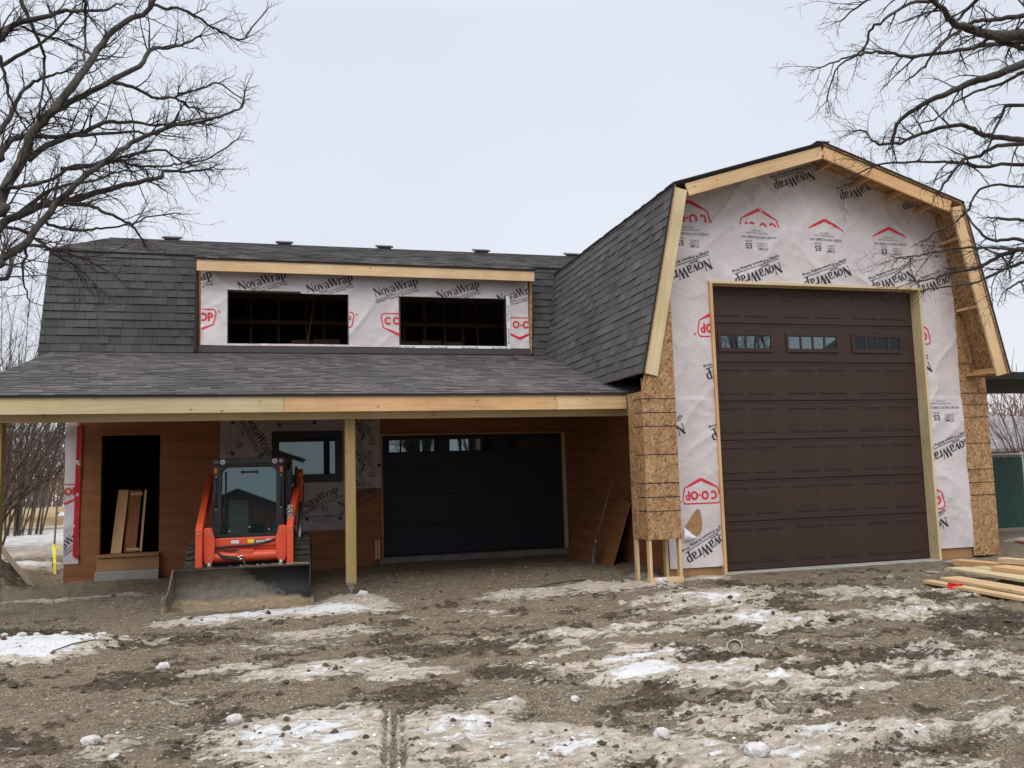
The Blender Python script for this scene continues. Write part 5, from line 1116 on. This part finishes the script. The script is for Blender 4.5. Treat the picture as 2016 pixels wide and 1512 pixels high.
LIMBS_LEFT=[
[(-2.56,7.94,3.99,0.0402),(-2.51,7.97,4.12,0.0375),(-2.41,8.11,4.51,0.0353),(-2.3,8.12,4.82,0.0325),(-2.16,8.16,5.05,0.0297),(-1.97,8.31,5.49,0.0274),(-1.87,8.5,5.84,0.0249),(-1.68,8.54,6.16,0.0219),(-1.48,8.6,6.32,0.0187),(-1.36,8.53,6.47,0.0153)],
[(-2.2,8.31,5.11,0.0258),(-2.03,8.39,5.27,0.0232),(-1.79,8.51,5.52,0.0206),(-1.51,8.63,5.79,0.018),(-1.44,8.8,6.05,0.0154),(-1.36,9.12,6.25,0.0128),(-1.2,9.24,6.36,0.0097),(-1.02,9.37,6.56,0.0066)],
[(-1.8,8.87,5.7,0.0153),(-1.62,8.89,5.68,0.0132),(-1.47,9.07,5.67,0.0112),(-1.26,9.31,5.77,0.0092),(-1.13,9.5,5.79,0.0071),(-0.94,9.69,5.8,0.0049)],
[(-1.26,9.29,5.77,0.0095),(-1.16,9.25,5.83,0.0081),(-0.99,9.53,6.02,0.0068),(-0.87,9.69,6.18,0.0055),(-0.62,9.8,6.08,0.004)],
[(-2.58,7.92,3.84,0.032),(-2.56,8.15,3.95,0.0298),(-2.28,8.21,4.14,0.0269),(-2.17,8.57,4.31,0.0248),(-1.82,8.71,4.5,0.0218),(-1.59,8.79,4.61,0.0188),(-1.36,8.89,4.72,0.0157),(-1.33,9.19,4.91,0.0129),(-1.15,9.26,4.93,0.0095),(-0.88,9.49,5.09,0.0063)],
[(-2.49,7.68,3.47,0.0282),(-2.41,7.71,3.52,0.0264),(-2.27,7.79,3.67,0.0247),(-2.17,7.95,3.92,0.0233),(-2.03,8.01,4.16,0.0216),(-1.9,8.06,4.36,0.0198),(-1.71,8.2,4.61,0.0182),(-1.53,8.43,4.9,0.0167),(-1.25,8.35,5.02,0.0145),(-1.02,8.46,5.15,0.0126),(-0.87,8.71,5.3,0.0108),(-0.7,8.73,5.39,0.0087),(-0.53,8.9,5.57,0.0067),(-0.51,8.99,5.78,0.0046)],
[(-2.09,8.26,4.2,0.0138),(-1.91,8.54,4.28,0.0124),(-1.76,8.47,4.2,0.0106),(-1.66,8.64,4.19,0.0091),(-1.57,8.71,4.15,0.0074),(-1.52,8.93,4.09,0.0058)],
[(-2.35,8.15,4.56,0.0222),(-2.19,8.29,4.79,0.0203),(-2.05,8.51,4.97,0.0185),(-1.92,8.53,5.04,0.0162),(-1.83,8.71,5.2,0.0141),(-1.62,8.92,5.31,0.0119),(-1.4,8.85,5.27,0.0094),(-1.16,8.97,5.37,0.007),(-0.93,9.13,5.5,0.0046)],
[(-2.31,8.16,4.8,0.0168),(-2.17,8.33,4.87,0.0149),(-2.03,8.44,4.95,0.0129),(-1.82,8.66,5.06,0.011),(-1.6,8.82,5.17,0.0089),(-1.41,9.09,5.27,0.0069),(-1.3,9.19,5.43,0.0047)],
[(-2.82,8.55,5.84,0.0277),(-2.78,8.67,5.98,0.0247),(-2.68,8.75,6.17,0.0217),(-2.43,8.77,6.28,0.0183),(-2.3,8.9,6.43,0.0151),(-2.07,8.74,6.37,0.0114),(-1.92,8.88,6.48,0.0082),(-1.79,9.11,6.69,0.0049)],
[(-2.86,8.87,5.01,0.0215),(-2.81,8.85,5.08,0.0189),(-2.77,9.04,5.36,0.0168),(-2.71,9.03,5.52,0.0142),(-2.61,9.14,5.75,0.0117),(-2.45,9.08,5.8,0.009),(-2.32,9.13,5.89,0.0064)],
[(-2.68,8.19,4.55,0.0281),(-2.6,8.21,4.64,0.0247),(-2.55,8.37,4.83,0.0216),(-2.49,8.61,4.99,0.0185),(-2.41,8.56,5.03,0.0147)],
[(-2.68,8.88,6.51,0.0162),(-2.59,8.89,6.29,0.0138),(-2.5,8.92,6.07,0.0114),(-2.49,9.07,5.95,0.0093),(-2.48,8.97,5.64,0.0069),(-2.5,8.95,5.31,0.0046)],
[(-2.02,8.6,6.43,0.0124),(-2.06,8.82,6.27,0.0087),(-2.03,8.68,5.82,0.0046)],
[(-1.45,8.93,6.64,0.0128),(-1.34,8.97,6.62,0.0114),(-1.16,9.04,6.67,0.0101),(-0.92,9.13,6.58,0.0088),(-0.74,9.33,6.61,0.0075),(-0.55,9.27,6.51,0.006),(-0.45,9.32,6.71,0.0047),(-0.31,9.5,7.01,0.0034)],
[(-2.35,8.64,4.13,0.0115),(-2.3,8.93,4.17,0.0106),(-2.14,8.84,4.11,0.0092),(-2.04,9.05,4.18,0.0081),(-1.91,9.22,4.25,0.0069),(-1.66,9.25,4.32,0.0056),(-1.52,9.5,4.49,0.0044),(-1.21,9.49,4.53,0.0031)],
[(-1.83,8.74,4.8,0.0117),(-1.76,8.91,4.89,0.0105),(-1.52,8.96,5.01,0.0092),(-1.33,9.18,5.13,0.008),(-1.11,9.27,5.03,0.0066),(-0.85,9.56,5.27,0.0053),(-0.64,9.68,5.5,0.0039)],
[(-2.16,8.5,4.61,0.0143),(-1.91,8.5,4.67,0.0125),(-1.75,8.67,4.8,0.0109),(-1.56,8.79,4.8,0.0091),(-1.32,8.9,4.85,0.0073),(-1.18,9.02,4.93,0.0055),(-1.02,9.29,5.11,0.0037)],
[(-2.5,7.91,4.2,0.0161),(-2.35,8.05,4.28,0.0137),(-2.25,8.42,4.47,0.0116),(-2.04,8.5,4.66,0.0089),(-1.83,8.76,4.79,0.0063),(-1.56,8.78,4.87,0.0035)],
[(-2.78,8.7,5.69,0.0155),(-2.59,8.71,5.85,0.0124),(-2.39,8.82,6.09,0.0094),(-2.27,8.88,6.32,0.0064),(-2.18,8.9,6.5,0.0032)],
[(-2.72,8.5,5.71,0.0121),(-2.71,8.63,5.53,0.0099),(-2.71,8.89,5.38,0.0077),(-2.67,9.0,5.27,0.0054),(-2.62,9.1,5.2,0.0031)],
[(-2.69,8.96,6.25,0.0097),(-2.48,9.06,6.23,0.0081),(-2.29,9.12,6.21,0.0065),(-2.04,9.11,6.1,0.0048),(-1.78,9.18,6.13,0.0032)],
[(-2.47,7.81,3.37,0.0155),(-2.41,7.97,3.6,0.0138),(-2.32,8.11,3.74,0.0118),(-2.13,8.14,3.74,0.0097),(-2.07,8.43,3.77,0.0077),(-1.87,8.58,3.72,0.0056),(-1.62,8.5,3.54,0.0033)],
[(-2.52,8.01,3.89,0.0108),(-2.38,8.15,3.89,0.0092),(-2.22,8.22,3.79,0.0076),(-2.11,8.21,3.69,0.0059),(-2.0,8.56,3.65,0.0045),(-1.85,8.51,3.5,0.0028)],
[(-2.49,8.21,4.02,0.0138),(-2.27,8.28,4.27,0.0117),(-2.05,8.27,4.39,0.0094),(-1.86,8.44,4.5,0.0073),(-1.71,8.69,4.68,0.0052),(-1.45,8.82,4.78,0.0029)],
[(-2.46,8.46,3.85,0.0112),(-2.48,8.65,3.81,0.0093),(-2.51,8.63,3.67,0.0071),(-2.52,8.73,3.55,0.005),(-2.57,9.1,3.44,0.003)],
]
LIMBS_RIGHT=[
[(6.77,5.68,5.5,0.0507),(6.58,5.79,5.51,0.044),(5.88,5.51,5.27,0.0346),(5.76,5.57,5.35,0.0287),(5.48,5.47,5.31,0.0221),(5.28,5.39,5.36,0.0161),(4.96,5.21,5.36,0.01)],
[(7.22,6.09,5.52,0.0221),(6.57,5.8,5.38,0.0177),(6.28,5.77,5.4,0.0144),(5.83,5.56,5.33,0.011)],
[(7.52,6.29,5.68,0.0394),(7.18,6.35,5.57,0.0349),(6.78,6.37,5.4,0.0303),(6.59,6.47,5.36,0.0266),(6.3,6.44,5.21,0.0225),(6.1,6.53,5.14,0.0189),(6.03,6.75,5.08,0.0157),(5.96,6.81,4.99,0.0123),(6.06,6.99,4.85,0.0091)],
[(7.53,6.43,4.78,0.0257),(7.15,6.41,4.79,0.023),(7.03,6.57,4.87,0.021),(6.97,6.76,4.98,0.0192),(6.86,6.81,5.08,0.0171),(6.47,6.78,5.01,0.0146),(6.45,7.08,5.05,0.0129),(6.28,7.18,4.99,0.0108),(5.95,7.1,4.95,0.0085),(6.01,7.31,5.16,0.0067),(5.92,7.37,5.17,0.0047)],
[(7.5,6.47,4.58,0.016),(7.28,6.55,4.6,0.014),(6.91,6.74,4.61,0.012),(6.9,7.0,4.75,0.0105),(6.77,7.31,4.87,0.0088),(6.21,7.3,4.81,0.0067),(6.16,7.51,4.82,0.005),(6.16,7.83,4.84,0.0032)],
[(7.42,6.39,4.85,0.0191),(7.12,6.39,4.74,0.0166),(6.84,6.45,4.71,0.0143),(6.76,6.64,4.67,0.0123),(6.69,6.7,4.66,0.0103),(6.41,6.61,4.44,0.0079),(6.5,6.89,4.37,0.0061)],
[(6.88,5.83,5.53,0.0182),(6.73,5.93,5.53,0.0165),(6.42,6.14,5.56,0.0147),(6.05,6.11,5.45,0.0126),(5.74,6.28,5.46,0.0109),(5.44,6.21,5.42,0.0091),(5.44,6.46,5.55,0.0077),(5.13,6.37,5.44,0.0059),(5.0,6.44,5.4,0.0043),(4.93,6.6,5.41,0.0028)],
[(7.26,6.26,5.11,0.0158),(7.15,6.37,5.13,0.0136),(7.09,6.52,5.18,0.0114),(6.98,6.53,5.0,0.0091),(6.77,6.42,4.81,0.0067),(6.83,6.55,4.71,0.0046)],
[(7.06,6.21,3.87,0.0149),(6.88,6.25,3.89,0.0118),(6.66,6.35,3.93,0.0088)],
[(7.1,6.2,3.67,0.0239),(6.85,6.26,3.6,0.0205),(6.91,6.45,3.63,0.0179),(6.95,6.75,3.62,0.0153),(6.8,6.79,3.54,0.0121),(6.73,7.05,3.56,0.0092),(6.73,7.26,3.54,0.0062),(6.55,7.33,3.52,0.0031)],
[(7.4,6.54,3.68,0.0109),(7.35,6.71,3.74,0.0099),(7.12,6.83,3.78,0.0087),(7.19,7.16,3.88,0.0078),(6.87,7.23,3.86,0.0066),(6.86,7.53,3.89,0.0055),(6.73,7.57,3.87,0.0044),(6.81,7.89,3.93,0.0033)],
[(6.72,5.97,3.27,0.0113),(6.5,5.96,3.22,0.0088),(6.39,5.95,3.18,0.0064),(6.24,5.91,3.11,0.004)],
[(7.27,6.57,4.36,0.0094),(6.89,6.58,4.36,0.0082),(6.86,6.77,4.33,0.0072),(6.75,6.76,4.17,0.0061),(6.69,6.87,4.06,0.0051),(6.56,7.0,3.98,0.0041),(6.65,7.27,3.97,0.0031)],
[(6.38,5.52,5.55,0.0173),(6.25,5.73,5.58,0.0152),(5.9,5.64,5.48,0.0126),(5.84,5.72,5.46,0.0105),(5.51,5.7,5.23,0.0081),(5.45,5.8,5.1,0.006),(5.17,5.7,4.9,0.0039)],
[(5.78,5.48,5.6,0.0138),(5.85,5.74,5.61,0.0103),(5.65,5.69,5.38,0.0064),(5.74,5.94,5.38,0.0028)],
[(7.33,6.36,5.47,0.0161),(7.28,6.45,5.54,0.0141),(7.03,6.49,5.41,0.0117),(6.89,6.58,5.38,0.0095),(6.94,6.91,5.44,0.0076),(6.67,6.98,5.24,0.0053),(6.48,7.07,5.17,0.0032)],
[(5.33,5.47,5.49,0.0106),(5.11,5.57,5.51,0.0094),(4.73,5.43,5.23,0.0078),(4.71,5.59,5.22,0.0068),(4.71,5.63,5.13,0.0057),(4.64,5.7,5.05,0.0047),(4.55,5.85,4.98,0.0036),(4.45,5.86,4.71,0.0025)],
[(5.16,5.61,5.6,0.0106),(4.77,5.51,5.48,0.0076),(4.79,5.74,5.57,0.0052),(4.63,5.84,5.44,0.0026)],
[(6.99,6.26,3.66,0.0148),(6.81,6.33,3.72,0.0122),(6.72,6.48,3.75,0.0096),(6.5,6.45,3.86,0.0069),(6.64,6.7,4.12,0.0045)],
[(6.92,6.18,3.43,0.0146),(6.9,6.34,3.49,0.0125),(6.74,6.54,3.41,0.0103),(6.65,6.61,3.36,0.008),(6.37,6.63,3.31,0.0057),(6.11,6.74,3.29,0.0034)],
]

trunk_limbs = {'bare_tree': (0, 4, 5, 9, 11, 22)}
t1, tw1 = limb_tree('bare_tree', LIMBS_LEFT, [(-5.4, 8.4, -.2, .30), (-5.35, 8.4, .8, .25), (-5.2, 8.3, 2.2, .21), (-4.9, 8.2, 3.6, .17), (-4.5, 8.2, 4.6, .13)], 'big leafless tree spreading grey limbs in from the left over the roof', .03, 6.4, .47, [M['bark'], M['twig']], bias=(.10, 0, .12))
trunk_limbs['bare_tree'] = (0, 2, 3, 4, 9)
t2, tw2 = limb_tree('bare_tree', LIMBS_RIGHT, [(8.6, 5.0, -.2, .30), (8.5, 5.0, 1.5, .24), (8.3, 5.0, 3.2, .20), (8.0, 5.1, 4.6, .15), (7.7, 5.2, 5.2, .10)], 'leafless tree with drooping dark branches hanging in from the right', -.06, 5.2, .40, [M['bark'], M['twig']], bias=(-.05, 0, -.10))
# ---- shrubs and thickets
def shrub(x, y, H, n, spread, label, mats, name='bare_shrub', cat='shrub', lean=(0, 0), lev=2, r0=.02, group=None, tl=.5, kids=7):
    z0 = GZ(x, y); t = empty(name, (x, y, z0), label=label, cat=cat, group=group); mb = MB(); tw = MB()
    for k in range(n):
        a = random.uniform(0, 6.28); sp = random.uniform(.1, 1)*spread; ex = random.uniform(1.0, 1.9); b = np.array((math.cos(a)*.18*spread*random.random(), math.sin(a)*.18*spread*random.random(), -.1)); hh = H*random.uniform(.6, 1.05)
        e = np.array((math.cos(a)*sp+lean[0], math.sin(a)*sp+lean[1], hh)); P = []; ns = 9
        for i in range(ns+1):
            u = i/ns; P.append(b+(e-b)*np.array((u**ex, u**ex, u**.85))+RNG.normal(size=3)*.02*H*u*.5)
        R = [r0*(1-.85*i/ns)*random.uniform(.8, 1.1) for i in range(ns+1)]; mb.tube(P, R, 5, cap=False)
        for _ in range(kids):
            i = random.randrange(2, ns); d = P[i+1]-P[i]; d /= np.linalg.norm(d); s = RNG.normal(size=3); d = d+s*.45; d[2] = abs(d[2]); d /= np.linalg.norm(d)
            twig_rec(tw, P[i], d, tl*H*.35*random.uniform(.5, 1.2), R[i]*.5, lev-1, .03, wob=.25)
    mb.build('stems', mats[0], t, smooth=True); tw.build('twigs', mats[1], t); return t
shrub(-7.9, 27.5, 8.2, 30, 4.2, 'large multi stemmed bare shrub rising behind the left end of the carport', [M['bark_grey'], M['twig_brown']], lean=(1.4, 0), r0=.028, kids=16, tl=.45)
shrub(-7.2, 22.0, 5.0, 26, 3.6, 'bare shrub with arching grey stems between the left post and the wrapped corner', [M['bark_grey'], M['twig_brown']], lean=(1.6, 0), r0=.032, kids=16, tl=.42)
shrub(-10.6, 31, 9.0, 28, 4.5, 'tall bare shrub farthest left, showing above the carport roof', [M['bark_grey'], M['twig']], r0=.03, kids=14, tl=.45)
shrub(24.5, 23, 4.4, 26, 3.0, 'reddish brown bare bush behind the green fence at the right edge', [M['twig_tan'], M['twig_red']], r0=.03, kids=12, tl=.4)
shrub(30, 32, 7.8, 12, 2.0, 'thin upright bare tree sapling rising over the dark canopy at the right', [M['bark_grey'], M['twig']], r0=.06, kids=10, tl=.45)
def thicket(name, x0, x1, y0, y1, H, n, mat):
    mb = MB()
    for _ in range(n):
        x, y = random.uniform(x0, x1), random.uniform(y0, y1); z = GZ(x, y)-.2; h = H*random.uniform(.5, 1.1)*(.6+.8*float(vn(np.array([x*.12]), np.array([y*.05]), 3)[0])); e = np.array((random.gauss(0, .25)*h*.5, random.gauss(0, .2)*h, h)); p = np.array((x, y, z)); P = [p+e*u+RNG.normal(size=3)*.03*h*u for u in (0, .3, .6, 1)]
        mb.tube(P, [.07, .05, .03, .01], 3, cap=False)
        for _k in range(12): u = random.uniform(.25, .95); q = p+e*u; d = RNG.normal(size=3); d[2] = abs(d[2])+.5; d /= np.linalg.norm(d); L = h*random.uniform(.12, .32); mb.tube([q, q+d*L*.5, q+d*L+RNG.normal(size=3)*L*.15], [.028, .02, .01], 3, cap=False)
    return tag(mb.build(name, mat), kind='stuff')
thicket('far_thicket', -75, -14, 72, 96, 6.5, 900, M['bark_grey']); thicket('far_thicket', 40, 95, 42, 60, 7.0, 520, M['twig_red'])
thicket('brush', -16, -10, 40, 50, 2.2, 110, M['twig_tan'])

# ================================================================== HOUSE BEHIND THE PHOTOGRAPHER (mirrored in the glass)
H = empty('neighbour_house', (-5.6, -22, 0), label='dark gabled cedar house with a stone chimney breast, mirrored in the loader windscreen', cat='house'); H.scale = (1.0, 1, .74)
mb = MB(); mb.prism([(-5.5, 0), (5.5, 0), (5.5, 3.6), (0, 6.2), (-5.5, 3.6)], -.3, 'y', .3); mb.box(-5.5, 5.5, -9, -.31, 0, 3.5); mb.build('wall', M['cedar'], H)
mb = MB()
for s_ in (-1, 1): mb.board((s_*6.3, -4.2, 3.25), (0, -4.2, 6.35), 11.2, .14, (0, 1, 0))
mb.build('roof', M['dark_roof'], H)
mb = MB(); mb.box(-.9, .9, .0, .45, 0, 5.2); mb.build('chimney_breast', M['fieldstone'], H)
for x in (-3.9, -1.9, 1.3, 3.2): mb = MB(); mb.box(x-.25, x+1.3-.25, .001, .06, .9, 2.6); mb.face([(x-.15, .065, 1.0), (x+.95, .065, 1.0), (x+.95, .065, 2.5), (x-.15, .065, 2.5)], 1); mb.build('window', [M['decal_grey'], M['glass']], H)
H = empty('neighbour_barn', (38, -18, 0), label='big dark gabled barn, mirrored in the tall door windows', cat='barn')
mb = MB(); mb.prism([(-8, 0), (8, 0), (8, 5.6), (0, 10.2), (-8, 5.6)], -.3, 'y', .3); mb.box(-8, 8, -9, -.31, 0, 5.5); mb.build('wall', M['dark_roof'], H)
mb = MB()
for s_ in (-1, 1): mb.board((s_*8.8, -4.2, 5.2), (0, -4.2, 10.35), 11.2, .14, (0, 1, 0))
mb.build('roof', M['dark_roof'], H)
for x, y, h_ in ((-12, -14, 11), (6.2, -10, 10), (9.5, -12, 12), (20.5, -12, 12)): shrub(x, y, h_, 16, 3.5, 'bare tree behind the photographer, mirrored in the door windows', [M['bark'], M['twig']], name='bare_tree', cat='tree', group='trees mirrored in the windows', r0=.10, kids=9)
